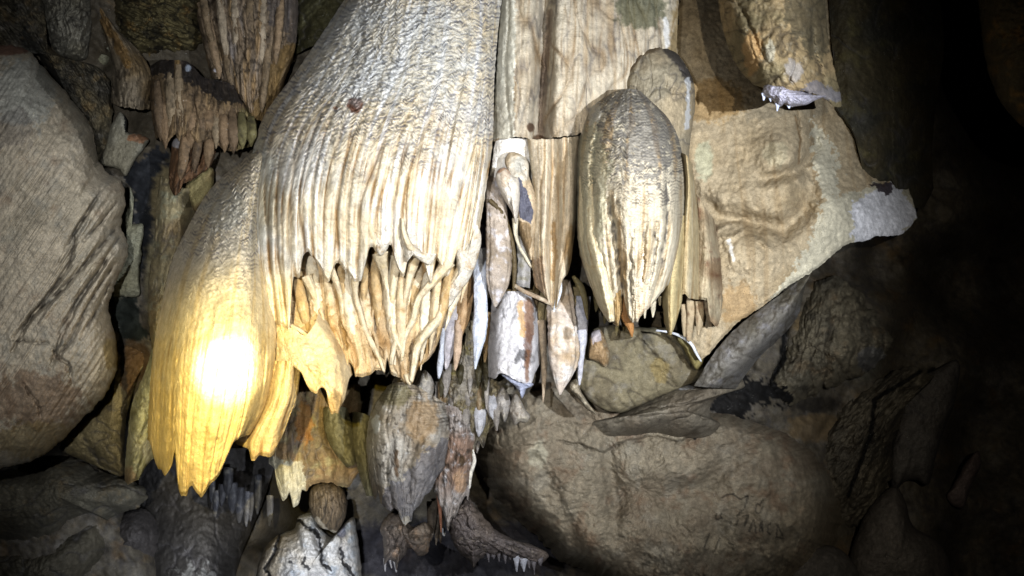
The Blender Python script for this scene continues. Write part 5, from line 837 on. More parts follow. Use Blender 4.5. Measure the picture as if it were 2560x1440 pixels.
for i, (x, y, L, r) in enumerate([(1233, 1388, 22, 4), (1246, 1384, 30, 4), (1262, 1390, 20, 4), (1274, 1386, 24, 4), (1290, 1392, 44, 7), (1302, 1398, 22, 4), (1308, 1408, 30, 6), (1334, 1412, 26, 4), (1322, 1410, 18, 3), (1220, 1390, 18, 3), (1350, 1405, 20, 4)]):
    spike('drip_tip', wg, [(x, y - 12, r * 2.2, 3.27), (x + 1, y + L * .3, r * .9, 3.26), (x + 2, y + L * (.45 + .5 * ((i * 7) % 5) / 4), r * .25, 3.26)], dict(seed=170 + i, base=(0.4, 0.41, 0.45) if i in (4, 6) else (0.16, 0.15, 0.16)))
b = blob('hanging_rock', None, [(955, 1308), (972, 1285), (988, 1276), (1012, 1300), (1030, 1316), (1060, 1306), (1085, 1330), (1076, 1350), (1066, 1384), (1046, 1392), (1040, 1376), (1022, 1372), (1014, 1386), (1000, 1400), (990, 1428), (984, 1408), (968, 1400), (962, 1412), (960, 1370)], (1008, 1342), 3.4, .14,
    dict(seed=181, dirt=(0.055, 0.045, 0.035), dirtk=.85, crease=[(8, 24, 40, 0)], base=(0.26, 0.22, 0.18), alt=(0.15, 0.13, 0.12), rough=[(8, 34), (4, 12), (2, 7)], mottle=[((0.36, 0.26, 0.18), 34, .1, .6), (BLACK, 26, .2, .6)], marks=[('l', [(968, 1320), (990, 1370), (1000, 1395)], 4, -14)]), mat=M_DRIP, step=2.3, back=.14, jit=5)
tag(b, 'ragged brown rock fragment hanging under the tip of the grey cone', 'rock')
for i, pts in enumerate([[(962, 1395, 5, 3.4), (963, 1428, 2, 3.4)], [(986, 1400, 5, 3.38), (991, 1430, 2, 3.38)], [(975, 1400, 4, 3.4), (979, 1420, 1.5, 3.4)]]):
    small(pts, (0.26, 0.25, 0.25), ['left', 'rightmost', 'middle'][i] + ' drip tip of the three under the ragged brown fragment', 'drip tips under the ragged brown fragment')
cluster(7, 1080, 1130, 1270, 1330, 3.4, 3.5, 6, 11, 50, 90, [1], [((0.13, 0.11, 0.09), 'dark stalactite between brown fragment and jagged wing')], 'dark stalactites in the gap between brown fragment and jagged wing')
for pts, c, lab in [([(1095, 1190, 5, 3.2), (1098, 1240, 7, 3.2), (1101, 1290, 4, 3.2), (1103, 1330, 2, 3.2)], (0.36, 0.2, 0.14), 'thin rusty stalactite between grey cone and jagged wing'), ([(1178, 1120, 5, 3.2), (1186, 1150, 5, 3.2), (1176, 1185, 6, 3.2), (1172, 1220, 4, 3.2)], (0.62, 0.6, 0.55), 'whitish ragged edge strip beside the big brown bulge'), ([(1108, 1320, 6, 3.42), (1110, 1338, 4, 3.42)], (0.6, 0.62, 0.66), 'tiny white nub in the dark gap left of the jagged wing')]:
    small(pts, c, lab)

# ================================================================== LOWER LEFT RECESS
b = drape('rock_drapery', None, [[(670, 960, 3.7), (680, 1060, 3.66), (672, 1150, 3.64), (690, 1300, 3.64)], [(720, 960, 3.62), (722, 1060, 3.56), (712, 1150, 3.54), (722, 1300, 3.54)], [(780, 960, 3.6), (776, 1060, 3.54), (766, 1150, 3.54), (760, 1300, 3.56)], [(830, 960, 3.64), (830, 1060, 3.6), (826, 1150, 3.6), (820, 1300, 3.62)], [(900, 960, 3.75), (905, 1080, 3.72), (905, 1160, 3.7), (890, 1300, 3.72)]],
    dict(seed=191, crease=[(6, 40, 60, 10)], base=(0.25, 0.18, 0.10), alt=(0.2, 0.165, 0.11), tubes=[(7, 16, 1.2), (16, 6, 1)], rough=[(12, 70), (4, 20)], mottle=[((0.36, 0.34, 0.2), 60, .1, .6)], stains=[('p', [(660, 1140), (760, 1160), (770, 1300), (660, 1300)], (0.44, 0.42, 0.33), .8, 14), ('e', 760, 1060, 24, 60, (0.34, 0.17, 0.04), .6, .5)]),
    bottom=[(660, 1150), (686, 1172), (692, 1214), (700, 1238), (708, 1252), (716, 1246), (724, 1230), (728, 1250), (733, 1268), (740, 1264), (748, 1255), (755, 1225), (766, 1228), (775, 1215), (800, 1208), (830, 1206), (850, 1216), (870, 1218), (890, 1190), (920, 1160)], mat=M_WALL, step=2.8, thick=.25)
tag(b, 'brown and pale drapery in shadow behind the golden fold, ending in small white teeth', 'drapery')
b = drape('stone_finger', None, [[(808, 1020, 3.5), (812, 1080, 3.46), (838, 1135, 3.45), (866, 1168, 3.45)], [(824, 1015, 3.44), (834, 1080, 3.4), (856, 1130, 3.4), (876, 1166, 3.42)], [(850, 1015, 3.46), (862, 1070, 3.44), (876, 1120, 3.44), (888, 1160, 3.45)], [(868, 1020, 3.56), (882, 1070, 3.54), (890, 1120, 3.54), (892, 1150, 3.54)]], dict(seed=193, base=(0.21, 0.195, 0.125), grit=3, crease=[(5, 14, 50, 10)], dirt=(0.06, 0.055, 0.03), tubes=[(3, 6, .4)], rough=[(4, 30), (2, 12)]), step=2.6, thick=.1)
tag(b, 'olive-green tongue of rock curving down under the canopy snout', 'rock')
b = drape('stone_finger', None, [[(880, 1030, 3.56), (884, 1120, 3.5), (896, 1180, 3.5), (916, 1240, 3.5)], [(900, 1030, 3.5), (905, 1120, 3.44), (915, 1180, 3.44), (926, 1240, 3.46)], [(925, 1040, 3.56), (928, 1120, 3.52), (935, 1190, 3.52), (936, 1240, 3.52)]], dict(seed=194, base=(0.2, 0.185, 0.12), grit=3, crease=[(5, 14, 50, 0)], dirt=(0.06, 0.055, 0.03), tubes=[(2, 6, .4)], rough=[(4, 30), (2, 12)]), step=2.6, thick=.1)
tag(b, 'olive-green rib of rock left against the grey cone', 'rock')
b = blob('rock_boss', None, [(782, 1215), (800, 1206), (830, 1206), (855, 1220), (868, 1250), (864, 1290), (850, 1320), (838, 1335), (822, 1326), (800, 1318), (784, 1295), (772, 1255)], (822, 1262), 3.75, .18, dict(seed=195, crease=[(6, 12, 50, 0)], dirt=(0.04, 0.035, 0.03), base=(0.2, 0.16, 0.11), alt=(0.13, 0.10, 0.07), tubes=[(5, 6, 1), (12, 3, 1)], rough=[(4, 24), (2, 9)], seam=(DARK, .6), stains=[('l', [(790, 1300), (815, 1322), (835, 1332)], 7, (0.5, 0.46, 0.38), .7)]), step=2.4, back=.2)
tag(b, 'brown fibrous rock knob above the pale cracked knob at bottom', 'rock')
b = blob('rock_boss', None, [(638, 1450), (650, 1400), (668, 1362), (700, 1335), (735, 1322), (748, 1290), (775, 1282), (800, 1320), (842, 1345), (860, 1310), (884, 1292), (892, 1330), (900, 1380), (905, 1440), (900, 1540), (640, 1560)], (770, 1420), 3.9, .34,
    dict(seed=197, grit=3.0, crease=[(4, 60, 60, 0)], base=(0.44, 0.43, 0.41), alt=(0.36, 0.31, 0.23), rough=[(10, 60), (4, 18), (2, 8)], mottle=[((0.34, 0.38, 0.42), 50, .1, .6)], marks=[('l', [(750, 1300), (700, 1335), (688, 1380), (664, 1420), (674, 1450)], 5, -20), ('l', [(745, 1300), (790, 1330), (802, 1370), (808, 1410), (830, 1430)], 6, -22), ('l', [(850, 1330), (856, 1390), (880, 1440)], 6, -20)],
         stains=[('l', [(745, 1300), (698, 1336), (688, 1380), (662, 1420), (674, 1445)], 4.5, BLACK, .9), ('l', [(745, 1300), (790, 1330), (802, 1370), (806, 1408), (825, 1428)], 5, BLACK, .9), ('l', [(852, 1370), (860, 1405), (885, 1440)], 5, BLACK, .85), ('l', [(764, 1392), (756, 1410), (770, 1425)], 4, BLACK, .85), ('e', 726, 1405, 7, 5, BLACK, .8, .5), ('e', 850, 1320, 16, 30, (0.05, 0.055, 0.09), .7, .4)]), step=2.6, back=.3)
tag(b, 'pale blue-white lit rock knob with wandering black cracks at the bottom edge', 'rock')
for i, (x, y, L, r, c) in enumerate([(540, 1262, 60, 8, .28), (556, 1240, 50, 9, .2), (582, 1248, 70, 13, .24), (600, 1266, 80, 12, .26), (618, 1276, 80, 8, .42), (628, 1270, 66, 7, .3), (675, 1280, 70, 9, .34), (645, 1240, 90, 10, .16), (570, 1210, 70, 12, .14), (530, 1220, 70, 8, .18)]):
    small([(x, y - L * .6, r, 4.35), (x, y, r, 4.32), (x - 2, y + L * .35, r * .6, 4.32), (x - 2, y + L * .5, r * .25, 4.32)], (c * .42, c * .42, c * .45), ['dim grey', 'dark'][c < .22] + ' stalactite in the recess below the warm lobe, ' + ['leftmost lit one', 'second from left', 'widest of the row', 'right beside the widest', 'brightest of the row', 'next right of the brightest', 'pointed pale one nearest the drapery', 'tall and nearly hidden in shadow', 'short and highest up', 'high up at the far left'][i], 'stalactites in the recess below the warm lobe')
b = drape('rock_mass', None, [[(300, 1130, 4.9), (320, 1250, 4.85), (340, 1400, 4.8), (340, 1560, 4.8)], [(430, 1120, 4.75), (430, 1250, 4.6), (440, 1400, 4.4), (440, 1560, 4.3)], [(560, 1120, 4.8), (540, 1250, 4.6), (530, 1400, 4.35), (530, 1560, 4.25)], [(700, 1120, 5.2), (660, 1250, 5.1), (600, 1400, 4.9), (570, 1560, 4.8)]], dict(seed=211, grit=3.0, crease=[(8, 60, 90, 0)], base=(0.085, 0.08, 0.075), rough=[(14, 90), (6, 30), (2.5, 10)], ridge=(8, 50, 60), stains=[('e', 490, 1480, 70, 60, (0.26, 0.26, 0.25), .6, 1.2)]), mat=M_WALL, step=3, thick=.3)  # pale blot paints the torch glow at its foot
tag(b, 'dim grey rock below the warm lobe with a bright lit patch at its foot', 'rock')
b = blob('boulder', None, [(-120, 1200), (-40, 1180), (60, 1168), (150, 1136), (200, 1150), (250, 1178), (320, 1196), (368, 1226), (352, 1262), (300, 1282), (276, 1300), (230, 1284), (190, 1288), (150, 1320), (80, 1352), (0, 1352), (-120, 1340)], (130, 1235), 4.15, .36, dict(seed=213, grit=3.0, crease=[(6, 120, 60, -20)], base=(0.24, 0.225, 0.18), alt=(0.16, 0.15, 0.12), rough=[(12, 110), (5, 34), (2, 10)], mottle=[((0.32, 0.25, 0.15), 60, .2, .5)], stains=[('e', 240, 1165, 10, 14, BLACK, .8, .6)]), q=.85, back=.4, jit=10)
tag(b, 'grey-brown dim boulder below the big smooth boulder at lower left', 'boulder')
b = blob('boulder', None, [(-120, 1350), (0, 1350), (90, 1345), (160, 1318), (210, 1292), (262, 1290), (280, 1330), (276, 1380), (252, 1420), (230, 1470), (100, 1560), (-120, 1560)], (90, 1440), 4.4, .36, dict(seed=214, grit=3.0, crease=[(6, 120, 60, -20)], base=(0.17, 0.155, 0.12), alt=(0.12, 0.11, 0.085), rough=[(12, 110), (5, 34), (2, 10)], marks=[('l', [(120, 1330), (60, 1400), (55, 1460)], 8, -16)]), q=.85, back=.4, jit=10)
tag(b, 'dark olive boulder at the bottom left corner', 'boulder')
b = blob('boulder', None, [(270, 1310), (300, 1282), (345, 1268), (380, 1290), (400, 1350), (380, 1400), (330, 1420), (260, 1420), (250, 1400), (276, 1370)], (325, 1350), 4.6, .3, dict(seed=215, grit=3.0, base=(0.13, 0.12, 0.115), rough=[(10, 60), (4, 20)]), q=.85, back=.4, jit=10)
tag(b, 'small dark boulder between the bottom left boulders and the recess', 'boulder')
b = blob('rock_slab', None, [(302, 852), (352, 850), (372, 880), (352, 930), (330, 990), (318, 1040), (312, 1120), (306, 1190), (262, 1176), (205, 1150), (150, 1122), (200, 1060), (250, 1020), (282, 970), (298, 905)], (275, 1060), 3.5, .14, dict(seed=217, grit=3.0, crease=[(4, 60, 60, 0)], base=(0.36, 0.31, 0.19), alt=(0.3, 0.26, 0.16), rough=[(8, 60), (3, 18)], marks=[('l', [(205, 1090), (250, 1160), (280, 1190)], 10, -12)], stains=[('p', [(300, 848), (380, 848), (350, 940), (318, 1000), (300, 950)], (0.15, 0.09, 0.045), .85, 10), ('l', [(304, 860), (312, 960), (310, 1080), (310, 1200)], 10, (0.06, 0.055, 0.05), .75)]), back=.3)
tag(b, 'tan three-cornered slab tucked between big smooth boulder and pale tongue of rock', 'rock slab')
b = drape('rock_tongue', None, [[(390, 840, 3.3), (362, 930, 3.26), (330, 1010, 3.24), (318, 1100, 3.22), (306, 1240, 3.22)], [(396, 850, 3.2), (378, 940, 3.16), (352, 1020, 3.14), (338, 1100, 3.12), (322, 1240, 3.14)], [(402, 870, 3.22), (392, 950, 3.18), (376, 1040, 3.16), (362, 1110, 3.15), (340, 1240, 3.16)], [(410, 880, 3.34), (408, 960, 3.32), (402, 1060, 3.3), (396, 1130, 3.3), (370, 1240, 3.3)]],
    dict(seed=219, crease=[(6, 20, 70, 20)], base=(0.42, 0.42, 0.32), alt=(0.5, 0.49, 0.43), rough=[(7, 34), (3, 12)], ridge=(5, 16, 60, 20), mottle=[(OLIVE, 30, .2, .6), (DARK, 12, .4, .6)], marks=[('l', [(372, 1050), (358, 1080), (345, 1110)], 4, -12)], stains=[('e', 325, 1190, 20, 26, (0.36, 0.27, 0.19), .7, .4), ('e', 376, 1130, 20, 40, (0.56, 0.56, 0.54), .7, .4)]), bottom=[(290, 1160), (309, 1170), (312, 1200), (322, 1212), (332, 1204), (345, 1200), (356, 1180), (376, 1155), (388, 1146), (420, 1130)], mat=M_WALL, step=2.4, thick=.15)
tag(b, 'pale greenish pointed tongue of rock hanging left of the warm lobe', 'rock')

# ================================================================== LEFT SIDE
o = blob('boulder', None, [(-420, 300), (-200, 130), (0, 110), (62, 122), (110, 170), (165, 232), (232, 326), (246, 400), (262, 430), (300, 452), (314, 500), (302, 560), (320, 618), (292, 700), (272, 770), (290, 850), (291, 920), (270, 975), (240, 1012), (196, 1058), (150, 1104), (96, 1146), (0, 1172), (-200, 1180), (-420, 1000)], (20, 640), 3.02, .42,
    dict(seed=231, dirt=(0.10, 0.085, 0.07), dirtk=.95, grit=1.6, base=(0.55, 0.50, 0.41), alt=(0.47, 0.43, 0.35), rough=[(9, 200), (4, 60), (2.6, 16)], ridge=(6, 11, 420, 34), mottle=[((0.36, 0.36, 0.33), 90, .1, .5), (DARK, 11, .44, .35), ((0.30, 0.2, 0.13), 110, .2, .4)],
         marks=[('l', [(238, 690), (190, 770), (150, 850), (132, 900)], 4, -22), ('l', [(150, 700), (80, 790), (30, 880)], 4, -26), ('l', [(300, 590), (262, 650), (236, 700)], 4, -22), ('l', [(255, 470), (200, 560), (150, 650)], 4, -17), ('l', [(60, 960), (90, 1010), (100, 1040)], 4, -15), ('l', [(130, 870), (175, 920), (180, 960)], 4, -15), ('l', [(300, 560), (230, 640), (160, 720), (80, 790), (40, 840)], 7, -30), ('l', [(240, 500), (190, 580), (175, 660), (120, 740), (70, 800)], 6, -19), ('l', [(296, 500), (250, 560), (210, 600)], 5, -19), ('l', [(290, 620), (200, 740), (150, 830)], 6, -26), ('l', [(286, 660), (220, 760), (180, 850), (130, 910)], 6, -22), ('l', [(270, 480), (225, 540), (200, 600)], 4, 8),
                ('l', [(280, 700), (240, 780), (200, 850)], 5, -17), ('l', [(265, 560), (195, 680), (100, 810)], 6, 12), ('l', [(280, 640), (200, 790)], 5, 9), ('l', [(210, 360), (215, 440), (180, 520)], 9, 9), ('b', 200, 470, 50, 90, 12), ('l', [(20, 850), (120, 860)], 4, -11)],
         stains=[('e', 60, 230, 90, 100, (0.46, 0.47, 0.44), .75, .4), ('e', 20, 125, 60, 14, (0.25, 0.12, 0.08), .7, .6), ('p', [(100, 150), (160, 215), (220, 300), (250, 400), (240, 420), (180, 310), (90, 200)], (0.13, 0.125, 0.10), .5, 10),  # dark polygon paints the shadowy band along the boulder's upper edge
                 ('e', 90, 1000, 130, 80, (0.25, 0.17, 0.11), .6, .5), ('e', 90, 1100, 120, 50, (0.34, 0.27, 0.14), .6, .5), ('e', 278, 880, 20, 50, (0.38, 0.3, 0.13), .6, .4), ('e', 40, 320, 50, 60, (0.22, 0.2, 0.19), .4, .6)]), p=5, q=.6, step=3.0, back=.35, jit=6)
tag(o, 'huge smooth tan boulder at left with slanting grooves', 'boulder')
b = blob('rock_mass', None, [(-200, -160), (80, -120), (110, -10), (100, 60), (130, 120), (190, 150), (250, 170), (278, 220), (280, 300), (268, 360), (250, 405), (236, 330), (170, 240), (110, 168), (60, 112), (-60, 110), (-200, 120)], (120, 135), 3.4, .3,
    dict(seed=233, crease=[(12, 70, 26, 48), (6, 30, 14, 30)], base=(0.2, 0.175, 0.12), alt=(0.12, 0.115, 0.1), rough=[(10, 50), (6, 20), (2.4, 9)], ridge=(22, 44, 15, 48), dirt=(0.05, 0.045, 0.035), dirtk=.85, mottle=[((0.32, 0.24, 0.13), 60, .1, .6), (DARK, 26, .1, .5), (GREY, 30, .25, .6)], stains=[('p', [(60, 60), (110, 130), (180, 220), (230, 300), (200, 300), (120, 190), (50, 110)], (0.05, 0.05, 0.045), .75, 14)]), q=.9, step=2.8, back=.3, jit=8)
tag(b, 'dark folded rock with slanting creases above the big smooth boulder', 'rock')
b = blob('rock_lump', None, [(86, -60), (120, -90), (200, -80), (226, 0), (228, 60), (222, 110), (212, 148), (180, 150), (150, 140), (125, 110), (104, 60), (96, 10)], (164, 40), 3.3, .22, dict(seed=235, crease=[(9, 30, 44, 20), (5, 16, 20, 0)], base=(0.3, 0.29, 0.25), alt=(0.24, 0.22, 0.16), rough=[(8, 40), (4, 16), (2, 8)], ridge=(16, 22, 34, 20), dirt=(0.06, 0.055, 0.05), dirtk=.8), q=.8, step=2.6, back=.25)
tag(b, 'grey wrinkled lump of rock near the top left corner', 'rock')
b = blob('rock_slab', None, [(228, 40), (246, 50), (262, 90), (282, 130), (274, 150), (262, 165), (240, 160), (228, 120)], (250, 110), 3.42, .06, dict(seed=236, base=(0.3, 0.3, 0.25), alt=OLIVE, rough=[(4, 24), (2, 9)]), step=2.4, back=.2)
tag(b, 'small pale grey slab between wrinkled lump and olive rock', 'rock slab')
b = blob('rock_mass', None, [(232, -140), (420, -160), (520, -60), (520, 30), (500, 62), (520, 90), (500, 120), (420, 130), (350, 150), (300, 150), (280, 120), (262, 80), (244, 30)], (380, 20), 3.62, .4,
    dict(seed=237, crease=[(13, 60, 30, 25), (7, 26, 18, 0)], base=(0.19, 0.165, 0.09), alt=(0.12, 0.105, 0.06), rough=[(12, 60), (6, 22), (2.5, 9)], ridge=(24, 46, 16, 25), dirt=(0.03, 0.028, 0.02), dirtk=.9, mottle=[(BLACK, 60, .12, .75), (OCHRE, 40, .2, .4)]), q=.9, step=2.7, back=.3, jit=12)
tag(b, 'olive-brown crumpled rock at top left, blackened at its lower edge', 'rock')
b = drape('flowstone_curtain', None, [[(232, 20, 3.4), (262, 90, 3.34), (280, 160, 3.3), (278, 250, 3.26), (282, 320, 3.26)], [(250, 18, 3.34), (290, 90, 3.26), (312, 160, 3.2), (312, 250, 3.16), (314, 330, 3.16)], [(280, 60, 3.36), (318, 110, 3.28), (345, 170, 3.22), (346, 250, 3.18), (346, 330, 3.18)], [(310, 90, 3.44), (350, 130, 3.38), (378, 180, 3.34), (376, 250, 3.32), (376, 330, 3.32)]],
    dict(seed=239, dirt=(0.055, 0.045, 0.035), dirtk=.85, crease=[(7, 18, 60, 0)], base=(0.3, 0.26, 0.2), alt=(0.26, 0.19, 0.1), tubes=[(5, 14, 1.6), (12, 7, 1.6)], rough=[(5, 26), (2.5, 10)], seam=(DARK, .6), stains=[('l', [(240, 20), (290, 100), (320, 160)], 14, (0.26, 0.17, 0.07), .7)]), bottom=[(270, 250), (284, 260), (300, 266), (330, 270), (350, 274), (372, 275), (390, 270)], step=2.5, thick=.15)
tag(b, 'short grey-brown curtain with a straight cut-off lower edge at upper left', 'drapery')
cf = holder('flowstone_curtain', 'brown many-fingered flowstone curtain with blackened top left of the canopy', 'drapery', (500, 150, 3.3))
drape('sheet', cf, [[(368, 170, 3.36), (374, 240, 3.3), (384, 320, 3.26), (404, 400, 3.26)], [(402, 150, 3.26), (404, 240, 3.2), (410, 320, 3.16), (416, 420, 3.16)], [(436, 150, 3.22), (434, 240, 3.14), (434, 320, 3.1), (432, 420, 3.1)], [(470, 155, 3.22), (468, 240, 3.15), (462, 320, 3.12), (455, 420, 3.12)], [(505, 190, 3.24), (505, 260, 3.16), (495, 330, 3.13), (480, 420, 3.13)], [(545, 200, 3.26), (550, 270, 3.18), (545, 330, 3.16), (535, 420, 3.16)], [(590, 215, 3.32), (598, 280, 3.26), (598, 340, 3.24), (595, 430, 3.24)], [(615, 250, 3.42), (640, 290, 3.38), (646, 350, 3.36), (640, 420, 3.36)]],
    dict(seed=241, dirt=(0.055, 0.045, 0.035), dirtk=.85, crease=[(7, 24, 60, 0)], base=(0.25, 0.19, 0.125), alt=(0.19, 0.15, 0.10), tubes=[(10, 30, 1.5, (0, .3)), (22, 10, 1.6)], rough=[(6, 34), (3, 12)], seam=(DARK, .6), streak=[((0.4, 0.3, 0.18), 14, .6)], mottle=[(BLACK, 70, .3, .5)],
         stains=[('p', [(350, 140), (520, 140), (600, 190), (640, 260), (560, 255), (450, 200), (350, 180)], (0.03, 0.028, 0.03), .85, 18), ('p', [(600, 270), (660, 270), (660, 430), (590, 430)], (0.22, 0.2, 0.10), .6, 14), ('l', [(443, 150), (446, 200)], 9, (0.36, 0.26, 0.13), .7), ('e', 470, 170, 8, 9, (0.4, 0.44, 0.5), .8, .5)]),
    bottom=[(370, 300), (382, 330), (390, 350), (398, 342), (404, 352), (412, 364), (420, 358), (430, 344), (440, 335), (450, 348), (460, 342), (470, 330), (482, 345), (500, 360), (520, 350), (540, 360), (560, 375), (580, 378), (600, 374), (620, 368), (650, 350)], step=2.5, thick=.2)
for i, (x0, y0, x1, y1, r, c) in enumerate([(392, 200, 402, 352, 11, 0), (408, 220, 414, 372, 10, 1), (425, 180, 432, 340, 13, 2), (446, 160, 448, 352, 12, 2), (464, 200, 462, 346, 9, 0), (480, 230, 478, 372, 13, 1), (500, 240, 506, 352, 10, 0), (520, 250, 522, 340, 12, 1), (538, 262, 540, 372, 9, 2),
        (556, 262, 562, 380, 12, 1), (580, 270, 584, 384, 12, 0), (604, 280, 606, 372, 12, 3), (628, 290, 628, 366, 12, 3), (470, 300, 452, 450, 12, 1), (500, 300, 486, 430, 10, 0), (524, 320, 520, 420, 11, 1)]):
    col = [(0.21, 0.16, 0.11), (0.28, 0.21, 0.14), (0.34, 0.28, 0.2), (0.22, 0.2, 0.11)][c]
    spike('finger', cf, [(x0, y0, r * .6, 3.2), (x0 * .7 + x1 * .3, y0 * .7 + y1 * .3, r, 3.13), (x0 * .3 + x1 * .7, y0 * .3 + y1 * .7, r * 1.05, 3.11), (x1, y1 - 12, r * .6, 3.12), (x1, y1, r * .15, 3.13)], dict(seed=400 + i, base=col, rough=[(4, 20), (2, 8)], crease=[(5, 10, 40, 0)], dirt=(0.03, 0.025, 0.02), dirtk=.8, mottle=[(DARK, 22, .15, .6)]), M_WALL)
b = drape('stone_tongue', None, [[(430, 330, 3.3), (428, 380, 3.26), (422, 430, 3.24), (424, 500, 3.24)], [(465, 330, 3.22), (462, 380, 3.18), (450, 430, 3.16), (440, 500, 3.16)], [(505, 320, 3.24), (502, 370, 3.2), (482, 420, 3.18), (458, 500, 3.18)], [(545, 325, 3.34), (540, 380, 3.32), (520, 430, 3.3), (470, 500, 3.3)]],
    dict(seed=243, dirt=(0.055, 0.045, 0.035), dirtk=.85, crease=[(7, 16, 60, 25)], base=(0.22, 0.14, 0.085), tubes=[(5, 16, 1), (10, 7, 1)], rough=[(5, 26), (2.5, 10)], seam=(DARK, .7), marks=[('l', [(510, 335), (460, 390), (426, 440)], 5, 10)], stains=[('e', 444, 358, 18, 14, (0.5, 0.5, 0.52), .75, .5)]), bottom=[(410, 420), (420, 440), (424, 470), (436, 489), (450, 480), (458, 460), (480, 450), (510, 430), (560, 390)], step=2.5, thick=.15)
tag(b, 'dark brown twisted tongue hanging under the many-fingered curtain', 'drapery')
b = blob('stone_shell', None, [(462, 462), (480, 440), (505, 420), (530, 420), (535, 450), (520, 500), (505, 520), (492, 530), (476, 515), (466, 490)], (500, 470), 3.36, .08, dict(seed=245, base=(0.3, 0.27, 0.15), alt=(0.2, 0.14, 0.08), rough=[(4, 24), (2, 9)], marks=[('b', 505, 460, 24, 30, -14), ('l', [(464, 462), (474, 500), (490, 530)], 4, 8)]), step=2.4, back=.15)
tag(b, 'olive shell-like flake beside the upper left flank of the canopy', 'rock')
cf = holder('flowstone_curtain', 'brown vertical-ribbed curtain at the top, just left of the canopy crown', 'drapery', (610, -60, 3.4))
drape('sheet', cf, [[(470, -120, 3.55), (485, 0, 3.5), (505, 100, 3.46), (530, 200, 3.45), (560, 300, 3.45)], [(520, -120, 3.46), (530, 0, 3.4), (545, 100, 3.36), (570, 200, 3.34), (590, 300, 3.34)], [(580, -120, 3.4), (582, 0, 3.34), (590, 100, 3.3), (600, 200, 3.28), (612, 300, 3.28)], [(640, -120, 3.38), (640, 0, 3.32), (640, 100, 3.28), (635, 200, 3.28), (635, 320, 3.28)], [(700, -120, 3.42), (705, 0, 3.36), (695, 100, 3.34), (675, 200, 3.34), (655, 330, 3.34)], [(735, -120, 3.55), (745, 50, 3.5), (738, 120, 3.48), (710, 210, 3.46), (665, 340, 3.44)]],
    dict(seed=247, dirt=(0.055, 0.045, 0.035), dirtk=.85, crease=[(9, 26, 90, 0), (5, 14, 40, 0)], base=(0.27, 0.215, 0.155), alt=(0.21, 0.175, 0.135), tubes=[(9, 24, 1.5), (20, 10, 1.6)], rough=[(7, 40), (3, 12)], seam=(DARK, .5), streak=[((0.42, 0.3, 0.16), 10, .6), ((0.3, 0.3, 0.32), 8, .5)], stains=[('p', [(640, -120), (760, -120), (750, 120), (680, 60)], (0.12, 0.11, 0.11), .6, 20), ('p', [(690, 130), (740, 100), (740, 200), (660, 340), (620, 300)], (0.2, 0.14, 0.06), .7, 12), ('e', 538, 176, 6, 6, (0.6, 0.6, 0.65), .8, .4)]),
    bottom=[(470, 90), (500, 110), (520, 190), (545, 200), (580, 215), (610, 255), (640, 300), (660, 305), (700, 250), (760, 150)], step=2.6, thick=.2)
for i, (x0, y0, x1, y1, r, c) in enumerate([(500, -40, 530, 120, 10, 0), (516, 20, 548, 196, 11, 1), (545, -40, 566, 150, 11, 2), (560, 60, 578, 226, 11, 0), (585, -60, 592, 130, 12, 2), (604, 20, 606, 250, 10, 1), (628, -60, 624, 150, 12, 0), (640, 60, 628, 280, 10, 1), (662, -40, 650, 170, 11, 2), (680, 20, 655, 280, 10, 0), (704, -20, 690, 160, 10, 1)]):
    col = [(0.24, 0.19, 0.13), (0.31, 0.24, 0.165), (0.36, 0.31, 0.24)][c]; q = 3.36 - .0002 * (x0 - 480)
    spike('rib', cf, [(x0, y0, r * .7, q + .04), (x0 * .7 + x1 * .3, y0 * .7 + y1 * .3, r, q - .02), (x0 * .3 + x1 * .7, y0 * .3 + y1 * .7, r * .9, q - .05), (x1, y1 - 14, r * .6, q - .05), (x1, y1, r * .2, q - .03)], dict(seed=430 + i, base=col, rough=[(4, 20), (2, 8)], crease=[(5, 10, 40, 0)], dirt=(0.03, 0.025, 0.02), dirtk=.8, mottle=[(DARK, 22, .15, .6)]), M_WALL)
b = drape('rock_mass', None, [[(735, -120, 3.7), (745, -20, 3.66), (740, 60, 3.64), (735, 140, 3.64)], [(790, -120, 3.6), (795, -20, 3.56), (785, 50, 3.55), (770, 120, 3.55)], [(850, -120, 3.6), (850, -30, 3.56), (835, 30, 3.55), (800, 110, 3.55)], [(930, -120, 3.6), (920, -40, 3.6), (890, 20, 3.6), (850, 100, 3.6)]], dict(seed=249, crease=[(8,40,40,0)], base=(0.09, 0.085, 0.045), rough=[(10, 50), (5, 18), (2, 8)], ridge=(8, 30, 30)), mat=M_WALL, step=3, thick=.2)
tag(b, 'very dark olive rock in the top gap left of the canopy crown', 'rock')
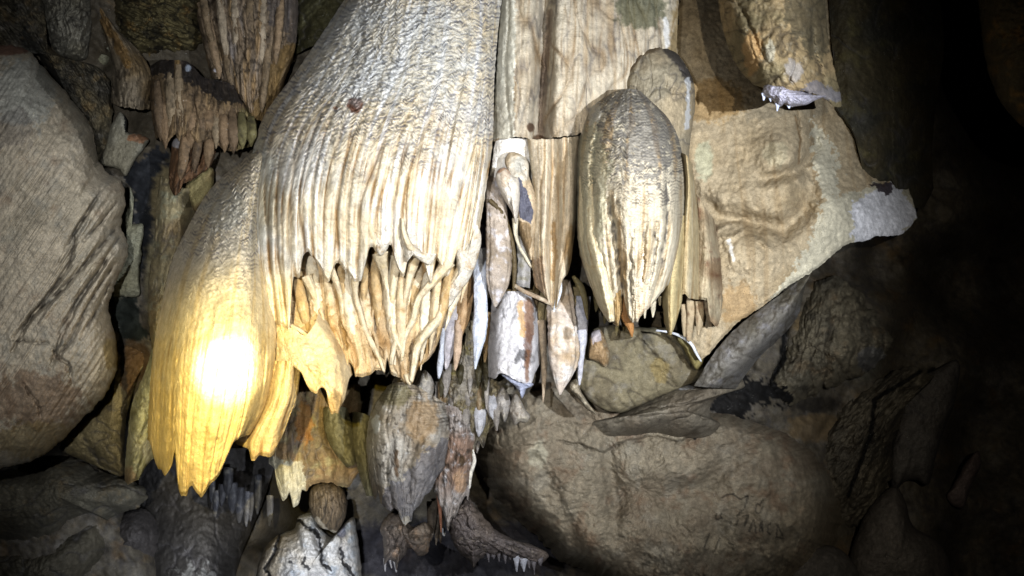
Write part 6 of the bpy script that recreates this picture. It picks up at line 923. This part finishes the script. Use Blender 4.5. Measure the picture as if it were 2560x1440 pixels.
b = blob('rock_slab', None, [(250, 410), (262, 370), (285, 300), (300, 280), (316, 300), (318, 330), (350, 335), (372, 350), (360, 370), (342, 392), (330, 415), (312, 440), (296, 424), (270, 416)], (305, 365), 3.4, .05, dict(seed=251, base=(0.33, 0.32, 0.27), alt=(0.28, 0.26, 0.2), rough=[(5, 40), (2.4, 10)], stains=[('e', 345, 345, 28, 12, (0.33, 0.17, 0.09), .7, .6), ('p', [(310, 282), (380, 276), (376, 300), (340, 310), (325, 330), (312, 330)], BLACK, .9, 5)]), p=5, step=2.4, back=.15)
tag(b, 'small pale olive slab with a rusty smear beside the boulder shoulder', 'rock slab')
b = drape('rock_rib', None, [[(400, 440, 3.32), (390, 520, 3.26), (386, 600, 3.24), (372, 690, 3.22), (370, 780, 3.22), (380, 880, 3.24)], [(425, 450, 3.24), (420, 540, 3.18), (418, 620, 3.16), (402, 700, 3.14), (392, 800, 3.14), (390, 890, 3.16)], [(455, 470, 3.26), (455, 550, 3.22), (448, 620, 3.2), (430, 680, 3.18), (412, 760, 3.17), (402, 890, 3.2)], [(500, 470, 3.4), (482, 560, 3.38), (462, 630, 3.36), (440, 690, 3.34), (420, 780, 3.3), (404, 890, 3.3)]],
    dict(seed=253, crease=[(6, 24, 70, 12)], base=(0.33, 0.29, 0.19), alt=(0.26, 0.2, 0.12), tubes=[(3, 7, .8)], rough=[(6, 40), (3, 12)], ridge=(5, 20, 50, 12), mottle=[((0.36, 0.38, 0.3), 50, .1, .6)], marks=[('l', [(455, 590), (425, 660), (402, 740)], 7, 9)], stains=[('e', 470, 500, 20, 24, (0.07, 0.06, 0.035), .7, .5), ('e', 412, 862, 10, 22, (0.22, 0.1, 0.05), .6, .4)]),
    bottom=[(360, 850), (375, 868), (386, 878), (395, 865), (430, 850)], mat=M_WALL, step=2.5, thick=.15)
tag(b, 'mottled olive-tan rib of wall running down the left flank of the canopy', 'rock')
b = blob('lichen_patch_rock', None, [(326, 470), (334, 490), (332, 560), (352, 558), (354, 620), (348, 690), (344, 740), (324, 745), (300, 740), (284, 742), (282, 700), (300, 650), (318, 600), (312, 540), (322, 500)], (322, 640), 3.38, .05, dict(seed=255, base=(0.36, 0.36, 0.29), alt=(0.3, 0.29, 0.21), rough=[(4, 24), (2.4, 9)], mottle=[((0.44, 0.45, 0.36), 16, .2, .5)]), p=5, step=2.3, back=.1, jit=5)
b.name = 'rock_crust'
tag(b, 'pale grey-green crust of rock between big boulder and black stain', 'rock crust')
